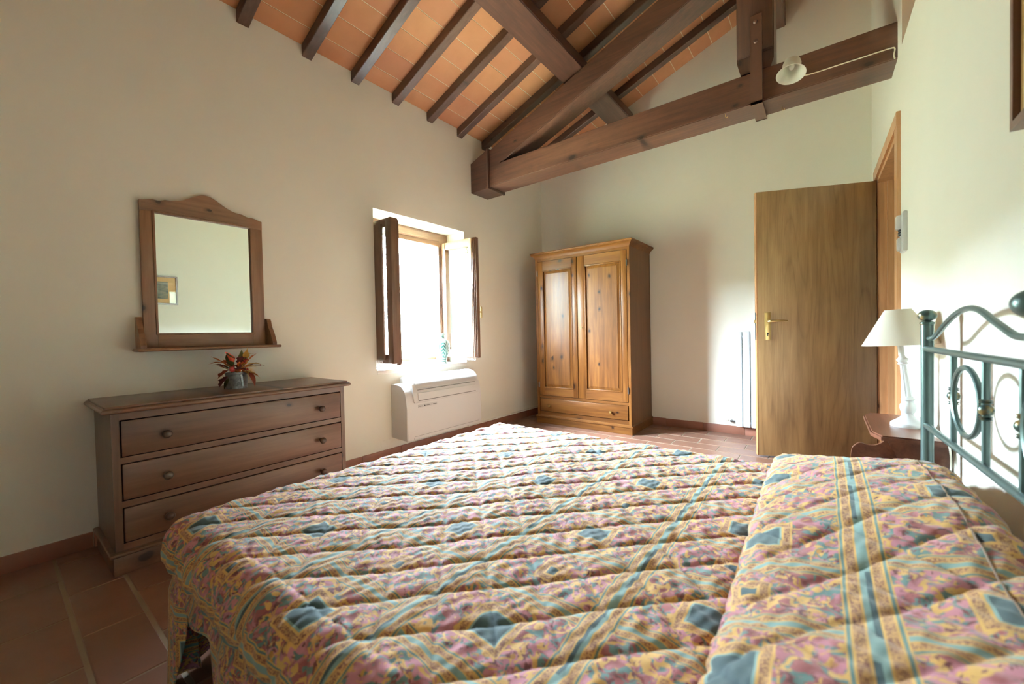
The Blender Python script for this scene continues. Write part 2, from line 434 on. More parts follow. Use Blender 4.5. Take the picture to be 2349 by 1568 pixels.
struct(obj('wall_loft', bm, 'wall'))
bm = B(); add_box(bm, 1.45, 1.6, 2.7, 4.6, -.15, 2.5); add_box(bm, .42, 1.5, 2.7, 2.85, -.15, 2.5); add_box(bm, .4, 1.5, 2.8, 4.6, 2.43, 2.53)
struct(obj('wall_hall', bm, 'wall'))

# ground outside the house, one storey below the window
t = NT('meadow'); n1 = t.noise(t.coord(False), .4, 5)
t.l(t.mix(n1, srgb(122, 126, 96), srgb(160, 154, 126)), t.b.inputs['Base Color']); t.b.inputs['Roughness'].default_value = .95; MAT['meadow'] = t.m
bm = B(); add_box(bm, -160, -3.27, -120, 120, -3.3, -3.2)
hm = B(); HV = []  # added hill, unseen, raised to cut low sky light reaching the right wall
for i in range(60):
    yy = -110+i*220/59; row = []
    hgt = 13.2+1.6*math.sin(yy*.09+.5)+.9*math.sin(yy*.31)+.5*math.sin(yy*.83+1)
    for j in range(14):
        u = j/13; row.append(hm.verts.new((-26-u*34+1.5*math.sin(yy*.2+j), yy, -3.2+hgt*(1-(1-u)**2.2)+.35*math.sin(yy*1.9+j*2.1)*u)))
    row.append(hm.verts.new((-62, yy, -3.2))); HV.append(row)
for A, C in zip(HV, HV[1:]):
    for j in range(14): hm.faces.new((A[j], A[j+1], C[j+1], C[j]))
t2 = NT('added_hill_woods'); n2 = t2.noise(t2.coord(False), .7, 6, .7)
t2.l(t2.mix(n2, srgb(98, 108, 92), srgb(146, 152, 132)), t2.b.inputs['Base Color']); t2.b.inputs['Roughness'].default_value = .95; MAT['added_hill_woods'] = t2.m
hl = struct(obj('sky_block_hill', hm, 'added_hill_woods', smooth=True)); tag(hl, 'added wooded hill, unseen, blocking low sky light from the window')
o = struct(obj('ground', bm, 'meadow')); tag(o, 'dry grass ground outside the window')

# ------------------------------------------------------------------ floor with single tiles
bm = B(); add_box(bm, XL-.3, 1.6, YN-.3, YB+.2, -.15, -.0022)
floor = struct(obj('floor', bm, 'grout')); tag(floor, 'terracotta tiled floor laid in running bond with pale joints')
TP, TL, J = .1796, .378, .007
tile_mesh = None
rest = B()
def tile_bm(bm, x0, x1, y0, y1):
    zt = random.uniform(-.0008, .0008)
    add_box(bm, x0, x1, y0, y1, -.02, zt)
k0 = int((YN-.165)//TP)
for k in range(k0, 26):
    y0 = .165+TP*k+J*1.3; y1 = .165+TP*(k+1)-J*.5
    if y1 > YB: y1 = YB
    if y1-y0 < .02: continue
    par = (k + (1 if k >= 10 else 0)) % 2
    xs = (-2.44 if par == 0 else -2.25)-TL*3
    while xs < 1.45:
        a, b = xs+J*.5, xs+TL-J*.5
        xs += TL
        a2, b2 = max(a, XL), min(b, 1.45)
        if b2-a2 < .02: continue
        if k < -3 or a2 > .40:
            tile_bm(rest, a2, b2, y0, y1); continue
        full = abs((b2-a2)-(TL-J)) < 1e-6 and abs((y1-y0)-(TP-J*1.8)) < 1e-6
        if full:
            if tile_mesh is None:
                m = B(); add_box(m, 0, TL-J, 0, TP-J*1.8, -.02, 0, bev=.0025, seg=1)
                tile_mesh = bpy.data.meshes.new('floor_tile'); m.to_mesh(tile_mesh); m.free(); tile_mesh.materials.append(MAT['floor_terracotta'])
            o = bpy.data.objects.new('floor_tile', tile_mesh); COL.objects.link(o); o.parent = floor
            o.location = (a2, y0, random.uniform(-.0008, .0008)); o.rotation_euler = (random.uniform(-.002, .002), random.uniform(-.0012, .0012), 0)
        else:
            m = B(); add_box(m, a2, b2, y0, y1, -.02, random.uniform(-.0008, .0005)); obj('floor_tile', m, 'floor_terracotta', floor)
o = obj('floor_tiles_beyond', rest, 'floor_terracotta', floor); o['kind'] = 'stuff'

# skirting
def skirting(name, label, segs):
    bmx = B()
    root = thing(name, (0, 0, 0), label, None, kind='structure')
    for (x0, x1, y0, y1) in segs:
        box('skirting_tile', (x0, x1, y0, y1, -.005, .078+random.uniform(-.0015, .0015)), 'skirting_terracotta', root, bev=.002)
sg = []; y = YN
while y < YB-.02:
    sg.append((XL-.005, XL+.011, y+.001, min(y+.376, YB)-.001)); y += .376
skirting('baseboard_left', 'low terracotta skirting tiles along the window wall', sg)
sg = []; x = XL+.06
while x < XW(YB)-.03:
    sg.append((x+.001, min(x+.376, XW(YB))-.001, YB-.011, YB+.005)); x += .376
skirting('baseboard_back', 'low terracotta skirting tiles along the gable wall', sg)
root = thing('baseboard_right', (0, 0, 0), 'low terracotta skirting tiles under the headboard wall', None, kind='structure')
y = -1.0
while y < 3.0:
    m = B(); ya, yb = y+.001, min(y+.375, 3.07)
    add_prism(m, [(XW(ya)+.004, ya), (XW(yb)+.004, yb), (XW(yb)-.011, yb), (XW(ya)-.011, ya)], 'z', -.005, .078)
    obj('skirting_tile', m, 'skirting_terracotta', root); y += .376

# ------------------------------------------------------------------ ceiling: slabs, tiles, rafters
ang = math.atan(SL)
nx, nz = -math.sin(ang), math.cos(ang)       # outward normal of left slope
def slope_prism(bm, xa, xb, lo, hi, y0, y1):
    """slab following the left slope between horizontal xa..xb, offset lo..hi along the slope normal"""
    P = []
    for x, o in ((xa, lo), (xb, lo), (xb, hi), (xa, hi)): P.append((x+nx*o, Z0+SL*(x-XL)+nz*o))
    add_prism(bm, P, 'y', y0, y1)
bm = B(); slope_prism(bm, XL-.35, RX+.05, .0022, .2, YN-.3, YB+.3)
cl = struct(obj('ceiling_left', bm, 'ceiling_grout')); tag(cl, 'sloping terracotta tile ceiling above the window wall')
bm = B()
P = [(RX-.02, CZ(RX)-.003), (1.65, CZ(1.65)), (1.65, CZ(1.65)+.2), (RX-.02, CZ(RX)+.25)]
add_prism(bm, P, 'y', YN-.3, YB+.3)
cr_ = struct(obj('ceiling_right', bm, 'ceiling_terracotta')); tag(cr_, 'far slope of the terracotta ceiling beyond the ridge')
RAF = [1.058+.388*k for k in (-5, -4, -3, -2, -1)] + [1.058, 1.463, 1.842, 2.223, 2.607, 3.0, 3.372, 3.757, 4.142]
bays = list(zip(RAF[:-1], RAF[1:])) + [(RAF[-1], YB)]
joints = [XL]+[-2.804+.1755*i for i in range(14)]+[RX]
stuff = B()
ctile = {}
for bi, (ya, yb) in enumerate(bays):
    for xa, xb in zip(joints[:-1], joints[1:]):
        if xb-xa < .02: continue
        wa = xa+.0028 if xa > XL+.001 else xa-.02
        if bi < 2: slope_prism(stuff, wa, xb-.0028, 0, .018, ya+.001, yb-.001); continue
        key = (round(yb-ya, 4), round(xb-wa, 4))
        if key not in ctile:
            m = B(); X0 = -2.0
            pts = []
            for x, o in ((0, 0), (xb-.0028-wa, 0), (xb-.0028-wa, 1), (0, 1)): pts.append((x+nx*o*.018, SL*x+nz*o*.018))
            add_prism(m, pts, 'y', .001, yb-ya-.001)
            bmesh.ops.recalc_face_normals(m, faces=m.faces)
            me = bpy.data.meshes.new('ceiling_tile'); m.to_mesh(me); m.free(); me.materials.append(MAT['ceiling_terracotta']); ctile[key] = me
        o = bpy.data.objects.new('ceiling_tile', ctile[key]); COL.objects.link(o); o.parent = cl
        dz = random.uniform(-.001, .001)
        o.location = (wa, ya, CZ(wa) if wa >= XL else Z0+SL*(wa-XL)); o.location.z += dz
o = obj('ceiling_tiles_beyond', stuff, 'ceiling_terracotta', cl); o['kind'] = 'stuff'
order = {0: 'sixth', 1: 'fifth', 2: 'fourth', 3: 'third', 4: 'second', 5: 'first'}
RAFH = .076
for i, yr in enumerate(RAF):
    if i < 3: continue
    m = B(); slope_prism(m, XL-.05, RX+.02, -RAFH, .001, yr-.035, yr+.035)
    es = [e for e in m.edges if abs((e.verts[0].co-e.verts[1].co).normalized().y) < .01 and (e.verts[0].co-e.verts[1].co).length > 1]
    bmesh.ops.bevel(m, geom=es, offset=.004, segments=1, affect='EDGES')
    r = obj('rafter', m, 'rafter_wood', origin=(XL, yr, Z0))
    j = i-5
    if j < 0: lab = 'dark wooden rafter of the roof slope, %s one left of the roof truss' % ('seventh' if j == -1 else 'eighth')
    elif j < 6: lab = 'dark wooden rafter meeting the window wall, %s one left of the roof truss' % order[j]
    elif j == 6: lab = 'dark wooden rafter running just above the sloping truss beam'
    elif j == 7: lab = 'dark wooden rafter half hidden behind the sloping truss beam'
    else: lab = 'dark wooden rafter closest to the gable wall'
    tag(r, lab, 'rafter', 'rafters of the left roof slope')

# purlin (tilted with the slope), ridge beam
def purlin_pts(xm, zl, wdt, hgt):
    c, s = math.cos(ang), math.sin(ang)
    return [(xm-c*wdt/2, zl-s*wdt/2), (xm+c*wdt/2, zl+s*wdt/2), (xm+c*wdt/2-s*hgt, zl+s*wdt/2+c*hgt), (xm-c*wdt/2-s*hgt, zl-s*wdt/2+c*hgt)]
def long_bevel(m, o=.008):
    es = [e for e in m.edges if (e.verts[0].co-e.verts[1].co).length > .9]
    bmesh.ops.bevel(m, geom=es, offset=o, segments=2, affect='EDGES')
m = B(); add_prism(m, purlin_pts(-1.729, 3.268, .205, .187), 'y', YN-.05, YB+.05); long_bevel(m)
tag(obj('purlin', m, 'beam_y', smooth=True, origin=(-1.729, 1.6, 3.268)), 'thick brown purlin resting on the truss and carrying the rafters', 'beam')
m = B(); add_box(m, RX-.10, RX+.095, YN-.05, YB+.05, 3.755, 3.955); long_bevel(m)
tag(obj('ridge_beam', m, 'beam_y', smooth=True, origin=(RX, 1.6, 3.755)), 'brown ridge beam running into the top of the gable wall', 'beam')

# truss
TY0, TY1 = 3.17, 3.405
tr = thing('roof_truss', (-1.3, 3.29, 2.53), 'large dark brown king-post roof truss spanning the room', 'truss')
m = B(); add_box(m, XL-.05, .45, TY0, TY1, 2.53, 2.738); long_bevel(m, .006); obj('tie_beam', m, 'beam_x', tr, smooth=True)
def pz(x): return 2.894+.373*(x+2.694)
m = B(); add_prism(m, [(-2.86, 2.72), (-2.60, 2.713), (RX-.105, pz(RX-.105)-.205), (RX-.105, pz(RX-.105)), (-2.86, pz(-2.86))], 'y', TY0+.004, TY1-.012); long_bevel(m, .006)
obj('principal_rafter', m, 'beam_x', tr, smooth=True)
m = B(); add_prism(m, [(RX+.105, pz(RX-.105)-.205), (1.3, pz(RX-.105)-.205-.373*(1.3-RX-.105)), (1.3, pz(RX-.105)-.373*(1.3-RX-.105)), (RX+.105, pz(RX-.105))], 'y', TY0+.004, TY1-.012)
obj('principal_rafter', m, 'beam_x', tr)
m = B()
prof = [(RX-.107, 2.84), (RX-.085, 2.752), (RX+.09, 2.752), (RX+.107, 2.80), (RX+.107, 3.76), (RX-.107, 3.76)]
add_prism(m, prof, 'y', TY0+.02, TY1-.02); obj('king_post', m, 'beam_z', tr)
m = B(); add_box(m, RX-.102, RX+.102, TY0-.004, TY0+.03, 2.86, 3.76, bev=.006); obj('post_face', m, 'beam_z', tr, smooth=True)
# strap around the tie beam
m = B()
sx0, sx1 = -.384, -.317
add_box(m, sx0, sx1, TY0-.022, TY0+.0, 2.51, 3.09); add_box(m, sx0, sx1, TY0-.022, TY1+.012, 2.512, 2.53); add_box(m, sx0, sx1, TY1, TY1+.012, 2.512, 3.09)
st = obj('iron_strap', m, 'strap_paint', tr)
for z in (2.918, 3.044):
    m = B(); add_lathe(m, [(.013, 0), (.013, .006), (.009, .012), (0, .013)], (-.3525, TY0-.022, z), 10, Matrix.Rotation(R_(90), 3, 'X')); obj('bolt', m, 'strap_paint', st, smooth=True)
# boxed end of the tie beam at the window wall
m = B(); add_box(m, XL, -2.70, TY0-.014, TY1+.012, 2.512, 2.84)
top = [v for v in m.verts if v.co.z > 2.8]
for v in top: v.co.z = 2.815 if v.co.x < -2.8 else 2.905
obj('beam_end_box', m, 'beam_x', tr)
box('end_trim', (-2.715, -2.69, TY0-.02, TY1+.018, 2.506, 2.91), 'beam_z', tr, bev=.003)
for x, y in ((-.544, 3.20), (-.223, 3.347)):
    m = B(); add_tube(m, [(x, y, 2.535), (x, y, 2.515), (x+.004, y, 2.508), (x+.012, y, 2.508), (x+.014, y, 2.514)], .0022, 6); obj('screw_hook', m, 'brass', tr)

# ------------------------------------------------------------------ window
def wbox(bm, ya, yb, o0, o1, z0, z1):
    add_prism(bm, [(XW(ya)-o0, ya), (XW(yb)-o0, yb), (XW(yb)-o1, yb), (XW(ya)-o1, ya)], 'z', z0, z1); return bm
FX0, FX1 = -3.245, -3.185     # frame depth
win = thing('window_1', (-3.2, 2.5, wz0), 'small wooden casement window with both sashes opened inward', None, kind='structure')
box('sill', (XO-.03, XL+.004, wy0-.0, wy1+.0, wz0-.03, wz0+.004), 'white_paint', win, bev=.003)
fy0, fy1, fz0, fz1 = wy0, wy1, wz0+.005, wz1
box('frame_head', (FX0, FX1, fy0, fy1, 1.955, fz1), 'window_wood_y', win, bev=.004)
box('frame_head_bead', (FX1-.005, FX1+.012, fy0+.08, fy1-.12, 2.0, 2.02), 'window_wood_y', win, bev=.004)
box('frame_sill', (FX0, FX1, fy0, fy1, fz0, .818), 'window_wood_y', win, bev=.006)
m = B(); add_prism(m, [(FX1, fz0), (FX1+.045, fz0), (FX1+.045, fz0+.028), (FX1, fz0+.04)], 'y', fy0+.01, fy1-.08); obj('drip_rail', m, 'window_wood_y', win)
for a, b in ((fy0, fy0+.075), (fy1-.135, fy1)):
    box('frame_jamb', (FX0, FX1, a, b, .818, 1.955), 'window_wood_z', win, bev=.004)
for d in (0, .022, .05):
    box('jamb_rebate', (FX1-.002+.0, FX1+.012, fy1-.137-.0+d, fy1-.137+d+.010, .82, 1.95), 'window_wood_z', win, bev=.002)
m = B(); add_tube(m, [(FX1+.002, 2.41, .79), (FX1+.018, 2.41, .79), (FX1+.018, 2.425, .79)], .004, 6); obj('catch', m, 'steel', win)
# left sash: opened square to the wall, seen on its room side, solid inner shutter with a light gap
SX0, SX1, sz0, sz1 = -3.185, -2.738, .808, 1.985
y0, y1 = 1.992, 2.058
sa = box('sash', (SX1-.072, SX1, y0, y1, sz0, sz1), 'window_wood_z', win, bev=.004)       # free stile
for k in range(3):
    box('stile_rebate', (SX1-.05-.012*k, SX1-.008-.010*k, y1-.002+.012*k, y1+.012+.012*k, sz0-.012+.004*k, sz1-.006*k), 'window_wood_z', sa, bev=.002)
box('hinge_stile', (SX0, SX0+.062, y0, y1, sz0, sz1), 'window_wood_z', sa, bev=.004)
box('top_rail', (SX0+.05, SX1-.07, y0, y1, sz1-.07, sz1), 'window_wood_z', sa, bev=.004)
box('bottom_rail', (SX0+.05, SX1-.07, y0, y1, sz0, sz0+.075), 'window_wood_z', sa, bev=.004)
box('glass_pane', (SX0+.05, SX1-.06, y0+.03, y0+.034, sz0+.06, sz1-.06), 'window_glass', sa)
box('shutter_panel', (SX0+.01, SX1-.098, y0-.022, y0-.002, sz0+.03, sz1-.045), 'window_wood_z', sa, bev=.004)
for z in (1.0, 1.79):
    m = B(); add_lathe(m, [(.006, -.03), (.006, .03)], (SX0+.004, y0-.006, z), 8); obj('hinge', m, 'steel', sa, smooth=True)
def lace_panel(name, pts, z0, z1, parent, amp=.004, dy=1):
    m = B(); n = 60; rows = 10; V = []
    for r in range(rows+1):
        z = lerp(z1, z0, r/rows); row = []
        for i in range(n+1):
            t_ = i/n; x = lerp(pts[0][0], pts[1][0], t_); y = lerp(pts[0][1], pts[1][1], t_)
            o = amp*math.sin(t_*34)*(.4+.6*r/rows)
            zz = z + (.008*abs(math.sin(t_*30)) if r == rows else 0)
            row.append(m.verts.new((x, y+o, zz)))
        V.append(row)
    for r in range(rows):
        for i in range(n): m.faces.new((V[r][i], V[r][i+1], V[r+1][i+1], V[r+1][i]))
    return obj(name, m, 'lace', parent, smooth=True)
lace_panel('lace_curtain', ((SX0+.05, y0-.034), (SX1-.10, y0-.034)), .757, .835, sa, .003)
lace_panel('lace_curtain', ((SX0+.05, y0+.02), (SX1-.06, y0+.02)), .80, 1.95, sa, .003)
# right sash: seen on its outer side, glazed
y0, y1 = 2.936, 3.0
SX1 = -2.722
sb = box('sash', (SX1-.066, SX1-.03, y0, y1, sz0, sz1), 'window_wood_z', win, bev=.004)
for k in range(3):
    box('stile_edge', (SX1-.034+.009*k, SX1-.02+.010*k, y0+.008+.014*k, y1+.012, sz0-.004*k, sz1+.003*k), 'window_wood_z', sb, bev=.002)
box('hinge_stile', (SX0, SX0+.066, y0, y1, sz0, sz1), 'window_wood_z', sb, bev=.004)
box('top_rail', (SX0+.05, SX1-.06, y0, y1, sz1-.07, sz1), 'window_wood_z', sb, bev=.004)
box('bottom_rail', (SX0+.05, SX1-.06, y0, y1, sz0, sz0+.075), 'window_wood_z', sb, bev=.004)
box('glass_pane', (SX0+.055, SX1-.06, y0+.028, y0+.032, sz0+.06, sz1-.06), 'window_glass', sb)
lace_panel('lace_curtain', ((SX0+.05, y1+.006), (SX1-.06, y1+.006)), .765, 1.05, sb, .002)
lace_panel('lace_curtain', ((SX0+.05, y1+.006), (SX1-.06, y1+.006)), 1.86, 1.95, sb, .002)
m = B(); add_tube(m, [(SX1-.008, y1, 1.255), (SX1-.008, y1+.04, 1.255)], .007, 8)
h = obj('handle_spindle', m, 'brass', sb, smooth=True)
m = B(); add_tube(m, [(SX1-.008, y1+.045, 1.31), (SX1-.008, y1+.046, 1.29), (SX1-.008, y1+.045, 1.25), (SX1-.008, y1+.046, 1.22), (SX1-.008, y1+.043, 1.195)], [.007, .008, .009, .008, .006], 10); obj('handle_lever', m, 'brass', h, smooth=True)
for z in (1.0, 1.79):
    m = B(); add_lathe(m, [(.006, -.03), (.006, .03)], (SX0+.004, y1+.004, z), 8); obj('hinge', m, 'steel', sb, smooth=True)

# vase on the sill
m = B()
prof = [(.0, 0), (.055, 0), (.056, .012), (.048, .022), (.05, .05), (.066, .09), (.08, .14), (.083, .175), (.076, .21), (.055, .238), (.034, .252), (.030, .268), (.032, .282), (.048, .297), (.050, .303), (.044, .303), (.03, .285), (.026, .262), (.03, .24)]
add_lathe(m, prof, (-3.02, 2.765, wz0+.004), 40, cap=False)
tag(obj('vase', m, 'vase', smooth=True, origin=(-3.02, 2.765, wz0+.004)), 'green and white painted ceramic vase standing on the window sill', 'vase')

# ------------------------------------------------------------------ door with casing
cas = thing('trim_1', (XW(3.6), 3.6, 0), 'brown wooden door casing and lining in the right wall', None, kind='structure')
ya, yb, zt = DY0, DY1, DZ
m = B(); wbox(m, ya-.09, ya, -.002, .016, 0, zt); obj('casing_side', m, 'door_trim', cas)
m = B(); wbox(m, yb, yb+.075, -.002, .016, 0, zt); obj('casing_side', m, 'door_trim', cas)
m = B(); wbox(m, ya-.09, yb+.075, -.002, .018, zt, zt+.075); obj('casing_head', m, 'door_trim', cas)
m = B(); wbox(m, ya, ya+.03, -.15, .004, 0, zt); obj('lining', m, 'door_trim', cas)
m = B(); wbox(m, yb-.03, yb, -.15, .004, 0, zt); obj('lining', m, 'door_trim', cas)
m = B(); wbox(m, ya, yb, -.15, .004, zt-.03, zt); obj('lining_head', m, 'door_trim', cas)
m = B(); wbox(m, yb-.048, yb-.03, -.15, -.05, 0, zt-.03); obj('door_stop', m, 'door_trim', cas)
# leaf: hinge near (.30,4.08), swung into the room
hx, hy = .300, 4.098
dl = math.hypot(hx+.41, hy-3.80)
ang_d = math.atan2(3.80-hy, -.41-hx)
door = thing('door_1', (hx, hy, 0), 'plain brown veneered door standing open in front of the radiator', None, kind='structure')
door.rotation_euler = (0, 0, ang_d)
OFF[door.name] = Vector((0, 0, 0))
# local frame: +x along the leaf from the hinge, +y towards camera side? (normal); checked sign below
LW = .795
leaf = box('leaf', (0, LW, -.022, .022, .012, 2.112), 'door_veneer', door, bev=.003)
box('edge_strip', (LW-.001, LW+.008, -.021, .021, .012, 2.112), 'door_trim', door, bev=.002)
sg_ = 1.0
def fside(a, b): return (min(a, b), max(a, b))
for sd in (1, -1):
    y_a, y_b = fside(sd*.022, sd*.028)
    pb = box('handle_plate', (LW-.090, LW-.046, y_a, y_b, .94, 1.157), 'brass', leaf, bev=.002)
    m = B(); add_tube(m, [(LW-.066, sd*.026, 1.087), (LW-.066, sd*.06, 1.087), (LW-.072, sd*.068, 1.087), (LW-.11, sd*.07, 1.088), (LW-.16, sd*.068, 1.089), (LW-.196, sd*.062, 1.086)], [.009, .009, .009, .008, .0075, .006], 10)
    obj('lever', m, 'brass', leaf, smooth=True)
    m = B(); add_lathe(m, [(.007, 0), (.007, .001)], (LW-.068, sd*.0285, .99), 10, Matrix.Rotation(R_(90), 3, 'X')); add_box(m, LW-.071, LW-.065, sd*.0285-.0006, sd*.0285+.0006, .97, .99); obj('keyhole', m, 'dark_slot', leaf)
box('lock_plate', (LW+.006, LW+.010, -.012, .012, .94, 1.16), 'steel', leaf, bev=.001)
box('latch', (LW+.008, LW+.018, -.006, .006, 1.075, 1.10), 'brass', leaf, bev=.001)
for z in (.25, 1.05, 1.88):
    m = B(); add_lathe(m, [(.009, -.045), (.009, .045)], (-.004, .0, z), 10); obj('hinge', m, 'brass', leaf, smooth=True)

# ------------------------------------------------------------------ radiator
rad = thing('radiator', (-.42, 4.44, .09), 'white vertical-fin radiator on the gable wall behind the door', 'radiator')
fin0 = None
for i in range(9):
    x0 = -.688+.066*i
    if fin0 is None:
        m = B(); add_box(m, x0, x0+.058, 4.408, 4.455, .09, 1.005, bev=.006); fin0 = obj('fin', m, 'radiator_white', rad, smooth=True)
        fin0_x = x0
    else:
        dup(fin0, rad, (x0-fin0_x, 0, 0))
for z in (.13, .96):
    m = B(); add_tube(m, [(-.69, 4.435, z), (-.10, 4.435, z)], .016, 10); obj('header_pipe', m, 'radiator_white', rad, smooth=True)
for x in (-.56, -.2): box('wall_bracket', (x-.01, x+.01, 4.44, YB-.001, .82, .86), 'radiator_white', rad)
m = B(); add_tube(m, [(-.69, 4.44, .13), (-.735, 4.44, .13)], .010, 8); add_tube(m, [(-.735, 4.44, .13), (-.735, YB-.001, .13)], .009, 8); v_ = obj('valve_body', m, 'steel', rad, smooth=True)
m = B(); add_lathe(m, [(.014, 0), (.017, .006), (.017, .03), (.012, .036), (0, .036)], (-.752, 4.44, .14), 12, Matrix.Rotation(R_(-90), 3, 'Y')); obj('valve_cap', m, 'cable_white', rad, smooth=True)

# ------------------------------------------------------------------ dresser
DR = thing('dresser', (-2.70, .868, 0), 'wide dark brown wooden three-drawer dresser under the mirror', 'dresser')
xf = -2.482; ya, yb = .323, 1.413
for a in (ya, yb-.02): box('side_panel', (XL+.008, xf-.02, a, a+.02, .095, .716), 'dresser_v', DR)
m = B(); add_box(m, XL+.006, XL+.018, ya+.02, yb-.02, .095, .716); obj('back_panel', m, 'dresser_h', DR)
dz_ = [(.514, .682), (.318, .487), (.129, .290)]
for a, b in ((ya, .350), (1.389, yb)): box('face_stile', (xf-.02, xf, a, b, .095, .716), 'dresser_v', DR)
rails = [(.682, .716), (.487, .514), (.290, .318), (.095, .129)]
for a, b in rails: box('face_rail', (xf-.02, xf-.001, .350, 1.389, a, b), 'dresser_h', DR)
for i, (a, b) in enumerate(dz_):
    m = B()
    # drawer front with bevelled lip
    add_box(m, xf-.022, xf+.006, .354, 1.385, a+.004, b-.004, bev=.006)
    d = obj('drawer', m, 'dresser_h', DR, smooth=True)
    for y in (.507, 1.250):
        m = B(); zc = (a+b)/2-.004
        add_lathe(m, [(.009, 0), (.009, .010), (.013, .016), (.0185, .024), (.0195, .031), (.016, .038), (.008, .0425), (0, .043)], (xf+.005, y, zc), 20, Matrix.Rotation(R_(90), 3, 'Y'))
        obj('knob', m, 'dark_knob', d, smooth=True)
# top with rounded nosing
def nosing(bm, x0, x1, y0, y1, z0, z1, r):
    prof = [(0, z0), (-r*.3, z0)]
    n = 8
    rings = []
    hh = (z1-z0)
    for i in range(n+1):
        a = -math.pi/2+math.pi*i/n
        ins = r*(1-math.cos(a)); z = (z0+z1)/2+hh/2*math.sin(a)
        rings.append([bm.verts.new(p) for p in ((x0, y0+ins, z), (x1-ins, y0+ins, z), (x1-ins, y1-ins, z), (x0, y1-ins, z))])
    for A, C in zip(rings, rings[1:]):
        for i in range(4): bm.faces.new((A[i], A[(i+1) % 4], C[(i+1) % 4], C[i]))
    bm.faces.new(rings[0][::-1]); bm.faces.new(rings[-1])
m = B(); nosing(m, XL+.004, -2.436, .288, 1.437, .716, .740, .014)
tp = obj('top_moulding', m, 'dresser_h', DR, smooth=True)
box('top_board', (XL+.004, -2.448, .302, 1.423, .738, .750), 'dresser_h', DR, bev=.004)
m = B(); nosing(m, XL+.02, -2.452, .300, 1.436, .082, .100, .01); obj('plinth_moulding', m, 'dresser_h', DR, smooth=True)
box('plinth', (XL+.03, -2.462, .312, 1.424, 0, .083), 'dresser_h', DR, bev=.003)

# tin pot with dried autumn arrangement
pc = Vector((-2.70, .88, .750))
pot = thing('dried_flower_pot', pc, 'galvanised tin pot of dried autumn leaves and berries on the dresser', 'flower pot')
m = B(); add_lathe(m, [(.0, .0), (.0525, 0), (.0535, .004), (.0525, .008), (.053, .012), (.0535, .078), (.055, .082), (.0535, .086), (.054, .092), (.051, .092), (.05, .07), (0, .07)], pc, 36, cap=False)
tin = obj('tin_pot', m, 'tin', pot, smooth=True)
m = B(); add_box(m, pc.x+.0515, pc.x+.0575, pc.y+.004, pc.y+.014, pc.z+.012, pc.z+.08); 
for v in m.verts: v.co.y += (v.co.z-pc.z-.05)*-.12
obj('handle_tab', m, 'tin', tin)
def leaf(root, base, d, up, L, W, mat, curl=.3, lobes=0):
    d = d.normalized(); s = d.cross(up).normalized(); n_ = s.cross(d)
    m = B(); n = 9; rows = []
    for i in range(n+1):
        t_ = i/n
        wd = W*math.sin(math.pi*min(1, t_*1.02)**.8)*(1-.35*t_)
        if lobes: wd *= 1+.35*math.sin(t_*lobes*math.pi*2)
        wd = max(wd, .0006)
        c = base+d*L*t_+n_*(curl*L*(t_-t_*t_*1.6))
        rows.append([m.verts.new(c-s*wd+n_*wd*.35), m.verts.new(c), m.verts.new(c+s*wd+n_*wd*.35)])
    for A, C in zip(rows, rows[1:]):
        for k in range(2): m.faces.new((A[k], A[k+1], C[k+1], C[k]))
    bmesh.ops.solidify(m, geom=m.faces[:], thickness=.0008)
    return obj('leaf', m, mat, root, smooth=True, angle=70)
U = Vector((0, 0, 1)); top = pc+Vector((0, 0, .085))
leaves = [  # base offset (toward room x, y, z), direction, length, width, material, curl, lobes
 ((.02, -.045, .055), (.1, -.95, .12), .075, .013, 'leaf_orange', .2, 2), ((.02, -.06, .06), (.15, -.8, .45), .060, .014, 'leaf_orange', -.1, 2),
 ((.03, -.05, -.01), (.2, -.5, -.55), .062, .022, 'leaf_plum', .1, 3), ((.03, -.045, .02), (.3, -.8, -.5), .06, .02, 'leaf_red', .1, 2),
 ((.03, -.045, -.02), (.2, -.35, -.75), .055, .012, 'leaf_green', .0, 0), ((.045, -.02, .02), (.5, .3, .05), .06, .02, 'leaf_plum', .3, 2),
 ((.045, .03, .01), (.35, .35, -.85), .085, .026, 'leaf_red', .15, 0), ((.03, .03, .01), (.3, .75, -.3), .06, .018, 'leaf_ochre', .2, 0),
 ((.02, .04, .04), (.3, .8, .1), .065, .016, 'leaf_ochre', .2, 2), ((.03, .03, .05), (.2, .6, .6), .07, .022, 'leaf_orange', .0, 2),
 ((.0, .03, .04), (.1, .25, .95), .085, .017, 'leaf_ochre', .15, 2), ((.0, .02, .04), (.0, .1, .95), .075, .02, 'leaf_green', .1, 0),
 ((-.01, .05, .09), (.0, .6, .2), .04, .008, 'leaf_ochre', .3, 2), ((.01, -.03, .05), (.2, -.2, .8), .06, .022, 'leaf_green', .15, 0),
 ((.03, .0, .01), (.9, .1, .2), .055, .02, 'leaf_orange', .4, 2), ((.04, .02, .03), (.6, .5, .1), .06, .016, 'leaf_ochre', .2, 3),
 ((.0, -.04, .03), (-.3, -.6, .3), .06, .02, 'leaf_red', .2, 2), ((-.02, .03, .03), (-.4, .5, .4), .07, .02, 'leaf_plum', .2, 2),
 ((.03, -.03, .04), (.4, -.3, .4), .05, .018, 'leaf_green', .2, 0), ((.02, .01, .05), (.5, .0, .7), .05, .02, 'leaf_plum', .2, 2),
 ((.04, .035, .0), (.5, .7, -.25), .06, .012, 'leaf_orange', .3, 2), ((-.03, -.01, .03), (-.6, -.2, .5), .07, .022, 'leaf_orange', .2, 2)]
for b, d, L, W_, mt, cu, lo in leaves: leaf(pot, top+Vector(b)*1.12, Vector(d), U if abs(d[2]) < .9 else Vector((1, 0, 0)), L*1.25, W_*1.25, mt, cu, lo)
